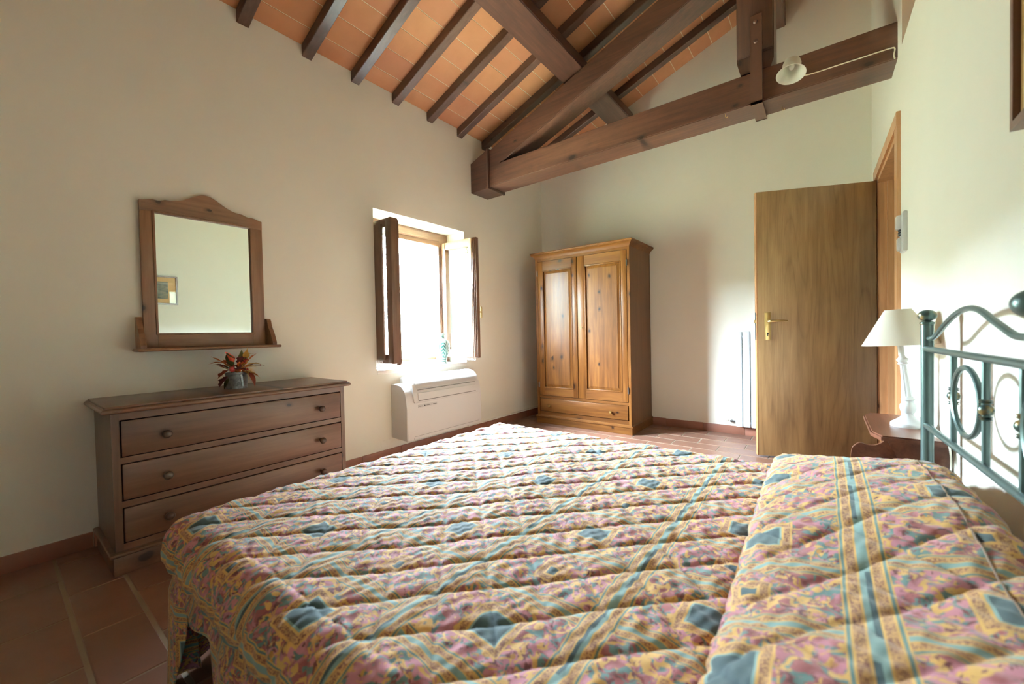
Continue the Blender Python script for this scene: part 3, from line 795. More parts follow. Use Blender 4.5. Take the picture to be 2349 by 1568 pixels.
for i in range(16):
    g = random.uniform(0, 6.28); rr_ = random.uniform(.01, .04)
    leaf(pot, top+Vector((rr_*math.cos(g), rr_*math.sin(g), random.uniform(0, .05))), Vector((math.cos(g), math.sin(g)*1.1, random.uniform(-.2, .9))), U, random.uniform(.045, .075), random.uniform(.014, .024), random.choice(['leaf_red', 'leaf_orange', 'leaf_ochre', 'leaf_plum', 'leaf_green']), random.uniform(-.1, .3), random.choice([0, 2, 2]))
# calla-like red flower
m = B(); V = []
for i in range(9):
    t_ = i/8; r = .004+.020*t_**1.3; z = .072*t_
    V.append([m.verts.new(top+Vector((.02, -.022, .035))+Vector((r*math.cos(a)*.8, r*math.sin(a)-.012*t_, z+(.020*t_*math.cos(a+2.2))))) for a in [2*math.pi*k/14 for k in range(14)]])
for A, C in zip(V, V[1:]):
    for k in range(14): m.faces.new((A[k], A[(k+1) % 14], C[(k+1) % 14], C[k]))
obj('flower', m, 'petal_red', pot, smooth=True)
for (b, r, mt) in (((.05, -.035, .028), .0155, 'fruit_red'), ((.02, .045, .075), .0095, 'fruit_red')):
    m = B(); c = top+Vector(b); add_ball(m, c, r, 16, 12); f_ = obj('fruit', m, mt, pot, smooth=True)
    m = B(); add_lathe(m, [(.004, 0), (.002, .003), (.005, .007)], c+Vector((0, 0, r*.95)), 8); obj('calyx', m, 'stem_brown', f_)
for i in range(26):
    b = Vector((random.uniform(.02, .062), random.uniform(-.02, .045), random.uniform(.015, .07)))
    m = B(); add_ball(m, top+b, random.uniform(.0045, .007), 8, 6); obj('berry', m, 'berry_orange' if i % 3 else 'fruit_red', pot, smooth=True)
m = B()
for i in range(60):
    a = random.uniform(-.3, .9); st_ = top+Vector((random.uniform(.0, .04), random.uniform(.02, .045), random.uniform(-.01, .03)))
    e = st_+Vector((random.uniform(0, .03), random.uniform(.02, .05), random.uniform(-.06, .02)))
    md = (st_+e)/2+Vector((.004, .006, .012)); add_tube(m, [st_, md, e], .0007, 4)
o = obj('straw_tuft', m, 'straw', pot); o['kind'] = 'stuff'
m = B(); add_tube(m, [top+Vector((.02, .03, .03)), top+Vector((.025, .09, .038)), top+Vector((.025, .13, .04)), top+Vector((.025, .14, .036))], .0011, 6); s_ = obj('twig', m, 'stem_brown', pot)
m = B(); add_ball(m, top+Vector((.025, .118, .041)), .004, 8, 6); obj('bud', m, 'fruit_red', s_)
for b in (((0, -.02, .01), (.02, -.05, .06)), ((0, .01, .0), (.0, .05, .1))):
    m = B(); add_tube(m, [top+Vector(b[0])-Vector((0, 0, .02)), (top+Vector(b[0])+top+Vector(b[1]))/2, top+Vector(b[1])], .0014, 6); obj('twig', m, 'stem_brown', pot)

# ------------------------------------------------------------------ mirror with little shelf
MI = thing('wall_mirror', (XL, .82, .985), 'arched-top wooden wall mirror with a narrow shelf above the dresser', 'mirror')
def crown(t_):      # t: 0..1 across; height above the shoulder
    s = abs(t_-.5)*2
    if s > .82: return .006*math.cos((s-.82)/.18*math.pi)+.0-.004+ .0
    if s > .64: return lerp(.012, .004, (s-.64)/.18)-.006*math.sin((s-.64)/.18*math.pi)
    return .012+.072*(.5+.5*math.cos(s/.64*math.pi))-.010*math.sin(s/.64*math.pi)**2
mx0, mx1 = XL+.002, XL+.030
oy0, oy1, iy0, iy1, iz0, iz1, oz0 = .521, 1.119, .580, 1.050, 1.072, 1.740, .992
n = 60
pts = [(oy0, 1.70), (oy1, 1.70)] + [(lerp(oy1, oy0, i/n), 1.803+crown(1-i/n)) for i in range(n+1)]
pts = [(oy0, iz1), (iy0, iz1), (iy1, iz1), (oy1, iz1)] + [(lerp(oy1, oy0, i/n), 1.803+crown(1-i/n)) for i in range(n+1)]
m = B(); add_prism(m, pts, 'x', mx0, mx1); fr_ = obj('frame_head', m, 'mirror_wood_h', MI)
box('frame_stile', (mx0, mx1, oy0, iy0, oz0, iz1), 'mirror_wood', MI, bev=.002)
box('frame_stile', (mx0, mx1, iy1, oy1, oz0, iz1), 'mirror_wood', MI, bev=.002)
box('frame_rail', (mx0, mx1, iy0, iy1, oz0, iz0), 'mirror_wood_h', MI, bev=.002)
m = B(); b_ = .008
for d in ((iy0-b_, iy1+b_, iz1-.003, iz1+b_), (iy0-b_, iy1+b_, iz0-b_, iz0+.003), (iy0-b_, iy0+.003, iz0, iz1), (iy1-.003, iy1+b_, iz0, iz1)):
    add_box(m, mx0, mx1+.005, *d, bev=.003)
obj('inner_bead', m, 'mirror_wood', MI, smooth=True)
m = B(); add_box(m, mx0, mx1-.012, iy0-.003, iy1+.003, iz0-.003, iz1+.003)
gl = obj('mirror_glass', m, 'mirror_glass', MI)
m = B(); nosing(m, XL+.002, -2.795, .476, 1.172, .976, .993, .008); obj('shelf', m, 'mirror_wood_h', MI, smooth=True)
for ya in (.490, 1.128):
    prof = [(XL+.002, .993), (-2.815, .993), (-2.815, 1.010), (-2.822, 1.022), (-2.836, 1.05), (-2.85, 1.075), (-2.872, 1.10), (-2.885, 1.125), (-2.893, 1.15), (-2.905, 1.162), (XL+.002, 1.162)]
    m = B(); add_prism(m, prof, 'y', ya, ya+.024); obj('bracket', m, 'mirror_wood', MI)

# ------------------------------------------------------------------ air conditioner under the window
AC = thing('air_conditioner', (-2.83, 2.55, .159), 'white wall-mounted air conditioner below the window', 'air conditioner')
ay0, ay1 = 2.095, 3.002
def prof_to_mesh(pts, ya, yb, name, mat, par, bev=.0):
    m = B(); add_prism(m, pts, 'y', ya, yb)
    if bev:
        es = [e for e in m.edges if abs((e.verts[0].co-e.verts[1].co).normalized().y) < .01]
        bmesh.ops.bevel(m, geom=es, offset=bev, segments=3, affect='EDGES')
    return obj(name, m, mat, par, smooth=True, angle=40)
W0 = XL+.001
body = [(W0, .165), (W0, .622)] + [(p.x, p.y) for p in [Vector(v) for v in curve([(-2.86, .622, 0), (-2.80, .612, 0), (-2.755, .575, 0), (-2.732, .51, 0), (-2.722, .43, 0)], 5)]] + [(-2.720, .16), (-2.735, .157)]
prof_to_mesh(body, ay0, ay1, 'body', 'white_plastic', AC, .006)
cov = [(W0+.02, .60), (W0+.03, .672), (-2.86, .684)] + [(p.x, p.y) for p in curve([(-2.85, .684, 0), (-2.795, .672, 0), (-2.748, .628, 0), (-2.726, .56, 0), (-2.714, .468, 0)], 5)] + [(-2.73, .462), (-2.78, .56), (-2.83, .60)]
prof_to_mesh(cov, ay0+.072, ay1-.030, 'top_cover', 'white_plastic', AC, .008)
flap = [(p.x, p.y) for p in curve([(-2.852, .688, 0), (-2.795, .677, 0), (-2.745, .632, 0), (-2.727, .586, 0)], 5)]
flap += [(x-.006, z-.006) for x, z in flap[::-1]]
prof_to_mesh(flap, ay0+.10, ay1-.062, 'outlet_flap', 'white_plastic_b', AC)
for a, b, z0_, z1_, mt, nm, dx in ((2.212, 2.918, .570, .574, 'grey_slot', 'seam', .0), (2.212, 2.918, .486, .546, 'white_plastic', 'intake_panel', .001), (2.215, 2.915, .480, .487, 'grey_slot', 'intake_slot', .0)):
    xs_ = -2.7265+ (.56-(z0_+z1_)/2)*.13
    m = B(); add_box(m, xs_-.006, xs_+.006+dx, a, b, z0_, z1_)
    for v in m.verts: v.co.x += (-(v.co.z-(z0_+z1_)/2))*.13
    obj(nm, m, mt, AC)
box('control_strip', (-2.726, -2.7195, 2.213, 2.425, .421, .445), 'white_plastic_b', AC, bev=.001)
for (a, b) in ((2.222, 2.262), (2.30, 2.345), (2.353, 2.36), (2.372, 2.415)):
    box('print_mark', (-2.7197, -2.7190, a, b, .430, .436), 'grey_slot', AC)
m = B(); add_lathe(m, [(.006, 0), (.006, .001), (0, .0015)], (-2.7195, 2.283, .433), 14, Matrix.Rotation(R_(90), 3, 'Y')); obj('power_button', m, 'dark_slot', AC)
m = B(); add_box(m, -2.7215, -2.7188, 2.17, 2.955, .1845, .1865); add_box(m, -2.7215, -2.7188, 2.163, 2.166, .160, .178); obj('panel_seam', m, 'grey_slot', AC)
# small wall plate, cable duct
tag(box('cover_plate', (XL-.001, XL+.004, 1.985, 2.085, .108, .158), 'wall', bev=.001, origin=(XL, 2.03, .13)), 'small painted cover plate on the wall beside the air conditioner', 'wall plate')
tag(box('cable_duct', (XL-.001, XL+.016, 3.02, 4.32, .081, .098), 'white_paint', bev=.002, origin=(XL, 3.6, .09)), 'thin pale cable duct above the skirting next to the wardrobe', 'cable duct')

# ------------------------------------------------------------------ wardrobe
WA = thing('wardrobe', (-2.08, 4.19, 0), 'honey-coloured pine two-door wardrobe with a bottom drawer in the corner', 'wardrobe')
wx0, wx1, wyf, wyb = -2.640, -1.522, 3.905, 4.478
m = B(); add_box(m, wx0, wx0+.022, wyf+.001, wyb, .08, 1.878); obj('side_panel', m, 'pine_side', WA)
m = B(); add_box(m, wx1-.022, wx1, wyf+.001, wyb, .08, 1.878); obj('side_panel', m, 'pine_side', WA)
m = B(); add_box(m, wx0, wx1, wyb-.01, wyb, .08, 1.878); obj('back_panel', m, 'pine_side', WA)
for a, b in ((wx0, -2.610), (-1.548, wx1)): box('face_stile', (a, b, wyf-.018, wyf+.004, .085, 1.878), 'pine_v', WA)
for a, b in ((1.845, 1.878), (.290, .318), (.085, .138)): box('face_rail', (-2.61, -1.548, wyf-.015, wyf+.005, a, b), 'pine_h', WA)
def panel_door(x0, x1, z0, z1, px0, px1, pz0, pz1, hinge_x):
    yf = wyf-.022
    d = box('door', (x0, x1, yf+.015, yf+.022, z0, z1), 'pine_v', WA)
    for a, b in ((x0, px0), (px1, x1)): box('door_stile', (a, b, yf, yf+.021, z0, z1), 'pine_v', d, bev=.002)
    for a, b in ((pz1, z1-.001), (z0+.001, pz0)): box('door_rail', (px0, px1, yf+.0005, yf+.021, a, b), 'pine_h', d)
    # moulding round the panel
    m = B(); b = .012
    for q in ((px0-.002, px1+.002, pz1-b, pz1+.003), (px0-.002, px1+.002, pz0-.003, pz0+b), (px0-.003, px0+b, pz0, pz1), (px1-b, px1+.003, pz0, pz1)):
        add_box(m, q[0], q[1], yf-.004, yf+.014, q[2], q[3], bev=.004)
    obj('panel_moulding', m, 'pine_v', d, smooth=True)
    # raised field
    m = B(); ins = .045
    A = [m.verts.new(p) for p in ((px0+.008, yf+.014, pz0+.008), (px1-.008, yf+.014, pz0+.008), (px1-.008, yf+.014, pz1-.008), (px0+.008, yf+.014, pz1-.008))]
    i2 = .04
    C = [m.verts.new(p) for p in ((px0+i2, yf+.005, pz0+i2), (px1-i2, yf+.005, pz0+i2), (px1-i2, yf+.005, pz1-i2), (px0+i2, yf+.005, pz1-i2))]
    D = [m.verts.new(v.co+Vector((0, -.003, 0))) for v in C]
    E_ = [m.verts.new(v.co+Vector((0, .006, 0))) for v in A]
    for i in range(4):
        j = (i+1) % 4
        m.faces.new((A[i], A[j], C[j], C[i])); m.faces.new((C[i], C[j], D[j], D[i])); m.faces.new((E_[i], E_[j], A[j], A[i]))
    m.faces.new(D); m.faces.new(E_[::-1])
    obj('raised_panel', m, 'pine_v', d)
    for z in (.44, 1.71):
        m = B(); add_lathe(m, [(.0055, -.03), (.007, -.028), (.007, .028), (.0055, .03), (.002, .036)], (hinge_x, yf-.002, z), 10); obj('hinge', m, 'steel', d, smooth=True)
    return d
panel_door(-2.606, -2.108, .322, 1.842, -2.541, -2.167, .410, 1.735, -2.609)
d = panel_door(-2.100, -1.552, .322, 1.842, -2.012, -1.612, .420, 1.737, -1.549)
m = B(); add_lathe(m, [(.006, 0), (.006, .004)], (-2.060, wyf-.022, 1.086), 12, Matrix.Rotation(R_(90), 3, 'X')); e_ = obj('escutcheon', m, 'old_brass', d)
m = B(); add_tube(m, [(-2.060, wyf-.022, 1.086), (-2.060, wyf-.045, 1.086)], .003, 8); add_box(m, -2.071, -2.049, wyf-.058, wyf-.045, 1.083, 1.089, bev=.002); obj('key', m, 'old_brass', d, smooth=True)
m = B(); add_box(m, -2.600, -1.553, wyf-.028, wyf-.0, .142, .288, bev=.006); dr = obj('drawer', m, 'pine_h', WA, smooth=True)
for x in (-2.468, -1.729):
    m = B(); add_lathe(m, [(.008, 0), (.007, .008), (.010, .013), (.015, .021), (.015, .027), (.010, .033), (0, .035)], (x, wyf-.027, .211), 18, Matrix.Rotation(R_(90), 3, 'X')); obj('knob', m, 'old_brass', dr, smooth=True)
def cornice(bm, prof, x0, x1, yf, yb):
    """prof: (out, z) swept round left, front, right"""
    rows = []
    for o, z in prof:
        rows.append([bm.verts.new(p) for p in ((x0-o, yb, z), (x0-o, yf-o, z), (x1+o, yf-o, z), (x1+o, yb, z))])
    for A, C in zip(rows, rows[1:]):
        for i in range(4): bm.faces.new((A[i], A[(i+1) % 4], C[(i+1) % 4], C[i]))
    bm.faces.new(rows[0][::-1]); bm.faces.new(rows[-1])
m = B(); cornice(m, [(.0, 1.872), (.004, 1.878), (.008, 1.886), (.013, 1.896), (.022, 1.906), (.034, 1.914), (.038, 1.916), (.038, 1.922), (.044, 1.926), (.046, 1.932), (.044, 1.940)], wx0, wx1, wyf-.016, wyb)
obj('cornice', m, 'pine_h', WA, smooth=True)
m = B(); cornice(m, [(.010, 0), (.010, .066), (.016, .070), (.018, .076), (.016, .083), (.006, .088), (.0, .096)], wx0, wx1, wyf-.018, wyb)
obj('plinth', m, 'pine_h', WA, smooth=True)

# ------------------------------------------------------------------ wall spotlight on the tie beam
sp_ = thing('ceiling_spot_lamp', (-.145, TY0, 2.63), 'frosted glass bell-shaped lamp fixed to the truss tie beam', 'lamp')
m = B(); add_lathe(m, [(.035, 0), (.035, .01), (.025, .018), (0, .02)], (-.145, TY0, 2.63), 20, Matrix.Rotation(R_(90), 3, 'X')); obj('mount_plate', m, 'old_brass', sp_, smooth=True)
axis = Vector((-.06, -.30, -1)).normalized()
q = Vector((0, 0, 1)).rotation_difference(axis).to_matrix()
apex = Vector((-.150, 3.05, 2.665))
m = B(); add_tube(m, [(-.145, TY0-.01, 2.63), (-.145, TY0-.06, 2.645), (-.146, TY0-.11, 2.664), tuple(apex-axis*.005)], .006, 8); obj('arm', m, 'old_brass', sp_, smooth=True)
m = B(); add_lathe(m, [(.0, -.012), (.008, -.012), (.010, 0), (.016, .006), (.016, .03)], apex, 14, q); obj('socket', m, 'cable_white', sp_, smooth=True)
m = B(); pr = [(.014, .0), (.03, .004), (.042, .016), (.048, .034), (.049, .058), (.053, .074), (.064, .092), (.076, .106), (.0765, .108), (.0715, .1065), (.061, .095), (.050, .077), (.046, .058), (.045, .034), (.039, .018), (.028, .007), (.014, .003)]
add_lathe(m, pr, apex, 40, q, cap=False); obj('glass_shade', m, 'frosted_glass', sp_, smooth=True)
m = B(); add_lathe(m, [(.010, .028), (.011, .036), (.014, .048), (.014, .058), (.010, .068), (.003, .074), (0, .075)], apex, 16, q); obj('bulb', m, 'frosted_glass', sp_, smooth=True)
m = B(); add_tube(m, curve([(-.11, TY0-.004, 2.617), (-.073, TY0-.004, 2.600), (.062, TY0-.004, 2.598), (.2, TY0-.004, 2.597), (.30, TY0-.004, 2.596), (.318, TY0-.006, 2.585), (.314, TY0-.005, 2.555), (.318, TY0-.005, 2.53)], 6), .0035, 6)
obj('cable', m, 'cable_white', sp_, smooth=True)

# ------------------------------------------------------------------ things on the right wall
ts = thing('thermostat', (XW(2.93), 2.93, 1.51), 'white wall switch and thermostat unit beside the door casing', 'switch')
m = B(); wbox(m, 2.868, 2.985, 0, .016, 1.412, 1.615); bmesh.ops.bevel(m, geom=m.edges[:], offset=.003, segments=2, affect='EDGES'); obj('back_plate', m, 'white_plastic', ts, smooth=True)
for (a, b, z0_, z1_, d_) in ((2.935, 2.980, 1.535, 1.608, .034), (2.935, 2.980, 1.425, 1.490, .030)):
    m = B(); wbox(m, a, b, .014, d_, z0_, z1_); bmesh.ops.bevel(m, geom=m.edges[:], offset=.004, segments=2, affect='EDGES'); obj('button_module', m, 'white_plastic', ts, smooth=True)
for z in (1.503, 1.516, 1.528):
    m = B(); wbox(m, 2.945, 2.978, .014, .024, z, z+.007); obj('slider', m, 'dark_slot', ts)
# framed print above the headboard
PX = XW(1.2); py0, py1, pz0_, pz1_ = 1.062, 1.428, 1.462, 1.800
pic = thing('framed_print', (PX, (py0+py1)/2, (pz0_+pz1_)/2), 'small framed landscape print hanging above the headboard', 'picture')
def pbox(a, b, z0_, z1_, o0, o1, name, mat):
    m = B(); xp = lambda y_: XW(1.245)-.004+(y_-1.245)*.010
    add_prism(m, [(xp(a)-o0, a), (xp(b)-o0, b), (xp(b)-o1, b), (xp(a)-o1, a)], 'z', z0_, z1_); return obj(name, m, mat, pic)
fwid = .018
pbox(py0, py1, pz1_-fwid, pz1_, .001, .022, 'frame_rail', 'frame_brown'); pbox(py0, py1, pz0_, pz0_+fwid, .001, .022, 'frame_rail', 'frame_brown')
pbox(py0, py0+fwid, pz0_+fwid, pz1_-fwid, .001, .022, 'frame_stile', 'frame_brown'); pbox(py1-fwid, py1, pz0_+fwid, pz1_-fwid, .001, .022, 'frame_stile', 'frame_brown')
pbox(py0+fwid, py1-fwid, pz0_+fwid, pz1_-fwid, .002, .010, 'print', 'print')
pbox(py0+fwid, py1-fwid, pz0_+fwid, pz1_-fwid, .0125, .0145, 'glass_pane', 'picture_glass')
m = B(); yc = (py0+py1)/2
add_tube(m, [(XW(yc)-.002, yc, pz1_+.018), (XW(yc)-.012, yc, pz1_+.020)], .002, 6); add_tube(m, [(XW(yc)-.006, yc-.01, pz1_-.002), (XW(yc)-.008, yc, pz1_+.018), (XW(yc)-.006, yc+.01, pz1_-.002)], .0012, 6); obj('hanger', m, 'old_brass', pic)

# ------------------------------------------------------------------ night table and lamp
NZ = .630
nt = thing('night_table', (.24, 2.20, 0), 'small dark red-brown night table with a chamfered top behind the bed', 'night table')
nx0, ny0, ny1 = .137, 1.985, 2.50
def octo(o, xa=None):
    return [(XW(ny0)-.006, ny0-o), (nx0+.024, ny0-o), (nx0-o, ny0+.075), (nx0-o, ny1-.075), (nx0+.024, ny1+o), (XW(ny1)-.006, ny1+o)]
m = B(); add_prism(m, octo(0), 'z', NZ-.018, NZ)
es = [e for e in m.edges if abs((e.verts[0].co-e.verts[1].co).z) < .001 and e.verts[0].co.z > NZ-.001]
bmesh.ops.bevel(m, geom=es, offset=.005, segments=2, affect='EDGES'); obj('table_top', m, 'night_wood', nt)
lobe = [(p.x, p.y) for p in curve([(.178, .612, 0), (.174, .604, 0), (.165, .594, 0), (.148, .583, 0), (.127, .581, 0), (.106, .586, 0), (.092, .577, 0), (.081, .560, 0), (.078, .52, 0), (.088, .45, 0), (.12, .33, 0), (.13, .0, 0)], 4)]
front_b = [(p.x, p.y) for p in curve([(.182, .612, 0), (.188, .591, 0), (.204, .556, 0), (.218, .50, 0), (.222, .40, 0), (.222, .0, 0)], 4)]
for y_, pr_ in ((2.03, lobe), (2.425, front_b), (2.012, front_b)):
    m = B(); add_prism(m, [(XW(y_)-.008, .612)]+pr_+[(XW(y_)-.008, 0)], 'y', y_, y_+.017); obj('side_panel', m, 'night_wood', nt)
box('back_board', (.318, .336, 2.048, 2.425, .05, .611), 'night_wood', nt)
box('shelf', (.165, .318, 2.048, 2.425, .28, .298), 'night_wood', nt)
lc = Vector((.260, 2.225, NZ))
la = thing('table_lamp', lc, 'white turned table lamp with a conical cloth shade on the night table', 'lamp')
lt = Matrix.Rotation(R_(-6), 3, 'Y')
def LP(x, y, z): return lc+Vector((0, 0, .11))+lt @ Vector((x, y, z-.11))
m = B()
pr = [(0, 0), (.047, 0), (.048, .006), (.046, .014), (.036, .022), (.024, .032), (.017, .042), (.0145, .052), (.019, .058), (.0225, .072), (.0215, .086), (.016, .096), (.0145, .102), (.020, .108), (.0145, .114), (.0135, .12)]
add_lathe(m, [(r_*1.12, z_) for r_, z_ in pr], lc, 32); obj('lamp_base', m, 'lamp_white', la, smooth=True)
m = B(); seg = 40; rings = []
for z, r in ((.118, .0145), (.14, .0142), (.20, .0118), (.248, .0098)):
    ring = []
    for i in range(seg):
        a = 2*math.pi*i/seg; rr = r*(1-.10*(.5+.5*math.cos(10*a)))
        ring.append(m.verts.new(LP(rr*math.cos(a), rr*math.sin(a), z)))
    rings.append(ring)
for A, C in zip(rings, rings[1:]):
    for i in range(seg): m.faces.new((A[i], A[(i+1) % seg], C[(i+1) % seg], C[i]))
m.faces.new(rings[0][::-1]); m.faces.new(rings[-1])
obj('fluted_column', m, 'lamp_white', la, smooth=True)
m = B(); add_lathe(m, [(.010, .244), (.017, .250), (.013, .256), (.018, .262), (.0185, .268), (.012, .274), (.0095, .28), (.009, .335), (0, .336)], lc+Vector((0, 0, .11))-lt @ Vector((0, 0, .11)), 28, lt); obj('column_neck', m, 'lamp_white', la, smooth=True)
sc_ = LP(0, 0, .326)
m = B(); R1, R2, hh = .118, .040, .140
add_lathe(m, [(R1, 0), (R2, hh), (R2-.0015, hh), (R1-.0015, .0), (R1, 0)], sc_, 48, Matrix.Rotation(R_(-3), 3, 'Y'), cap=False); obj('lamp_shade', m, 'shade_cloth', la, smooth=True)
m = B(); add_lathe(m, [(.006, .0), (.02, .02), (.024, .05), (.02, .07), (0, .08)], sc_+Vector((0, 0, .01)), 14); obj('bulb', m, 'frosted_glass', la, smooth=True)
m = B(); add_tube(m, curve([(lc.x+.03, lc.y-.02, NZ+.004), (.30, 2.08, NZ+.004), (.325, 2.0, NZ+.006), (.331, 1.977, NZ-.01), (.335, 1.975, .55), (.328, 1.985, .42), (.335, 1.985, .2), (.335, 1.985, .02)], 6), .0028, 6); tag(obj('power_cord', m, 'cable_white', smooth=True, origin=(.33, 1.94, .02)), 'thin white power cord hanging down beside the night table', 'cord')

# ------------------------------------------------------------------ bed
import numpy as np
bed = thing('bed', (-.68, 1.11, 0), 'double bed with a green iron headboard of ovals and spindles', 'bed')
box('mattress', (-1.53, .235, .345, 1.885, .27, .47), 'mattress_fabric', bed, bev=.04)
box('bed_base', (-1.52, .235, .36, 1.87, .22, .268), 'bed_iron', bed, bev=.004)
for x in (-1.45, .1):
    for y in (.45, 1.78):
        m = B(); add_tube(m, [(x, y, 0), (x, y, .22)], .018, 10); obj('leg', m, 'bed_iron', bed, smooth=True)
PHI = R_(2.6)
def HB(s, z, o=0.0): return Vector((.272+s*math.sin(PHI)-o*math.cos(PHI), 1.93-s*math.cos(PHI)-o*math.sin(PHI), z))
HS = 1.66
for s in (0, HS):
    m = B(); add_tube(m, [HB(s, 0), HB(s, 1.034)], .0165, 16); ps = obj('post', m, 'iron_green', bed, smooth=True)
    m = B(); add_lathe(m, [(.0165, 0), (.019, .003), (.019, .007), (.012, .011)], HB(s, 1.032), 18); add_ball(m, HB(s, 1.062), .0245, 20, 14, .80); obj('finial', m, 'finial', ps, smooth=True)
m = B(); add_tube(m, [HB(0, .951, .004), HB(HS, .951, .004)], .0095, 12); obj('top_rail', m, 'iron_green', bed, smooth=True)
m = B(); add_tube(m, [HB(0, .694, .004), HB(HS, .694, .004)], .0095, 12); obj('lower_rail', m, 'iron_green', bed, smooth=True)
half = [(0, .986), (.045, .986), (.10, .998), (.20, 1.034), (.30, 1.061), (.39, 1.071), (.47, 1.063), (.56, 1.035), (.65, 1.008), (.69, 1.003), (.76, 1.003), (HS/2, 1.003)]
wave = [(s, z) for s, z in half]+[(HS-s, z) for s, z in half[-2::-1]]
m = B(); add_tube(m, curve([HB(s, z, -.002) for s, z in wave], 5), .0075, 10); obj('wave_rail', m, 'iron_green', bed, smooth=True)
for sc in (.399, HS/2, HS-.399):
    for d in (-.118, .118):
        m = B(); add_tube(m, [HB(sc+d, .694), HB(sc+d, .951)], .0075, 10); sp1 = obj('spindle', m, 'iron_green', bed, smooth=True)
        m = B(); c = HB(sc+d, .83); add_ball(m, c, .0145, 14, 10)
        for z in (.808, .813, .847, .852): add_lathe(m, [(.0075, -.003), (.012, 0), (.0075, .003)], HB(sc+d, z), 12)
        obj('collar', m, 'finial', sp1, smooth=True)
    m = B(); add_tube(m, [HB(sc+.103*math.cos(a), .831+.088*math.sin(a), .004) for a in [2*math.pi*i/48 for i in range(48)]], .0068, 8, closed=True); obj('oval_ring', m, 'iron_green', bed, smooth=True)
for s in (.748, HS-.748):
    m = B(); add_tube(m, [HB(s, .951), HB(s, 1.04)], .008, 10); p_ = obj('centre_stub', m, 'iron_green', bed, smooth=True)
    m = B(); add_ball(m, HB(s, 1.066), .030, 18, 12, .9); obj('finial', m, 'iron_green', p_, smooth=True)

# quilted bedspread: one cloth, with its own flat coordinates in the UV map
XF, YA, YZ, RR, ZQ = -1.615, .300, 1.945, .085, .490
x_in, ya_in, yb_in = XF+RR, YA+RR, YZ-RR
HANG = .166
step = .0052
pp = [(-.125, 0), (-.134, .16), (-.134, .34), (-.118, .50), (-.08, .63), (-.01, .75), (.07, .85), (.155, .945), (.205, .985), (.235, .97), (.257, .86), (.268, .6), (.272, .1), (.272, -.9)]
PPc = np.array([(p.x, p.y) for p in curve([(a, b*.17, 0) for a, b in pp], 8)])
PPs = np.concatenate([[0], np.cumsum(np.hypot(*np.diff(PPc, axis=0).T))])
A_ = np.arange(x_in-HANG, -.125+PPs[-1], step); B_ = np.arange(ya_in-HANG, yb_in+HANG, step)
a, b = np.meshgrid(A_, B_, indexing='ij')
rng = np.random.default_rng(3)
def wob(p, seed, lam):
    r = np.random.default_rng(seed); s = 0
    for k in range(4): s = s+np.sin(p*2*np.pi/(lam*r.uniform(.6, 1.7))+r.uniform(0, 6.28))*r.uniform(.4, 1)
    return s/2.2
da = np.clip(x_in-a, 0, None)
db = np.where(b < ya_in, ya_in-b, np.where(b > yb_in, b-yb_in, 0)); sgn = np.where(b < ya_in, -1.0, 1.0)
rho = np.hypot(da, db)
with np.errstate(invalid='ignore', divide='ignore'):
    ux = np.where(rho > 1e-9, -da/rho, 0); uy = np.where(rho > 1e-9, sgn*db/rho, 0)
q = RR*math.pi/2
arc = np.minimum(rho, q)/RR
hh_ = RR*np.sin(arc); zz_ = -RR*(1-np.cos(arc))
ex = np.clip(rho-q, 0, None)
corner = np.where((da > 0) & (db > 0), np.sin(2*np.arctan2(db, da+1e-9))**2, 0)
per = np.where(da > db, b, a)
sm = lambda lo, hi, x: (lambda t_: t_*t_*(3-2*t_))(np.clip((x-lo)/(hi-lo), 0, 1))
fold = sm(.02, .30, ex)*(.024*np.sin(per*2*np.pi/.21+1.0+.8*wob(per, 5, .5))+.010*wob(per, 9, .12))
cf = corner*sm(.06, .34, ex)*(.085+.02*np.sin(6*np.arctan2(db, da+1e-9)))
pinch = -.018*sm(.10, .14, ex)*(1-sm(.14, .24, ex))
hh_ = hh_ + sm(0, .04, ex)*(.006*np.sin(per*2*np.pi/.153)+.004*wob(per, 9, .3)) - ex*.25
zz_ = zz_ - ex*(1-.06*corner)
ax = np.clip(a, x_in, -.125)
X = np.where(rho > 0, np.maximum(a, x_in), a)
X = np.where(a < x_in, x_in, a) + ux*hh_
Yc = np.clip(b, ya_in, yb_in) + uy*hh_
Z = ZQ + zz_
# pillow rise
sarc = np.clip(a+.125, 0, PPs[-1])
px = np.interp(sarc, PPs, PPc[:, 0]); pzr = np.interp(sarc, PPs, PPc[:, 1])/.17
Hy = .178*(1-.52*sm(1.40, 1.93, b))*(1-sm(yb_in-.02, yb_in+.10, b)*.75)*(1-.5*sm(ya_in+.15, ya_in-.05, b))
Hy = Hy*(1+.07*np.sin(b*5.1+.6)+.05*np.sin(b*11+2))
hang_f = 1-sm(.0, .16, db)
inp = a > -.125
lean = .012*(b-1.0)
X = np.where(inp, px*1.0 + ux*hh_*0 - np.where(sarc < .25, .02*(b-.9)*sm(0, .02, sarc)*(1-sm(.1, .25, sarc)), 0), X)
Z = np.where(inp, Z+np.where(pzr > 0, pzr*Hy*hang_f, pzr*.17), Z)
# gentle sag and lumps of the mattress
Z = Z + np.where(rho <= 0, .006*np.sin(a*3.1+1)*np.sin(b*2.7), 0)
Z = Z + (1-sm(0, .06, rho))*.004*wob(a+b*.3, 21, .5)
# crease in front of the pillow
Z = Z - .012*np.exp(-((a+.132)/.02)**2)*hang_f
Pm = np.stack([X, Yc, Z], -1)
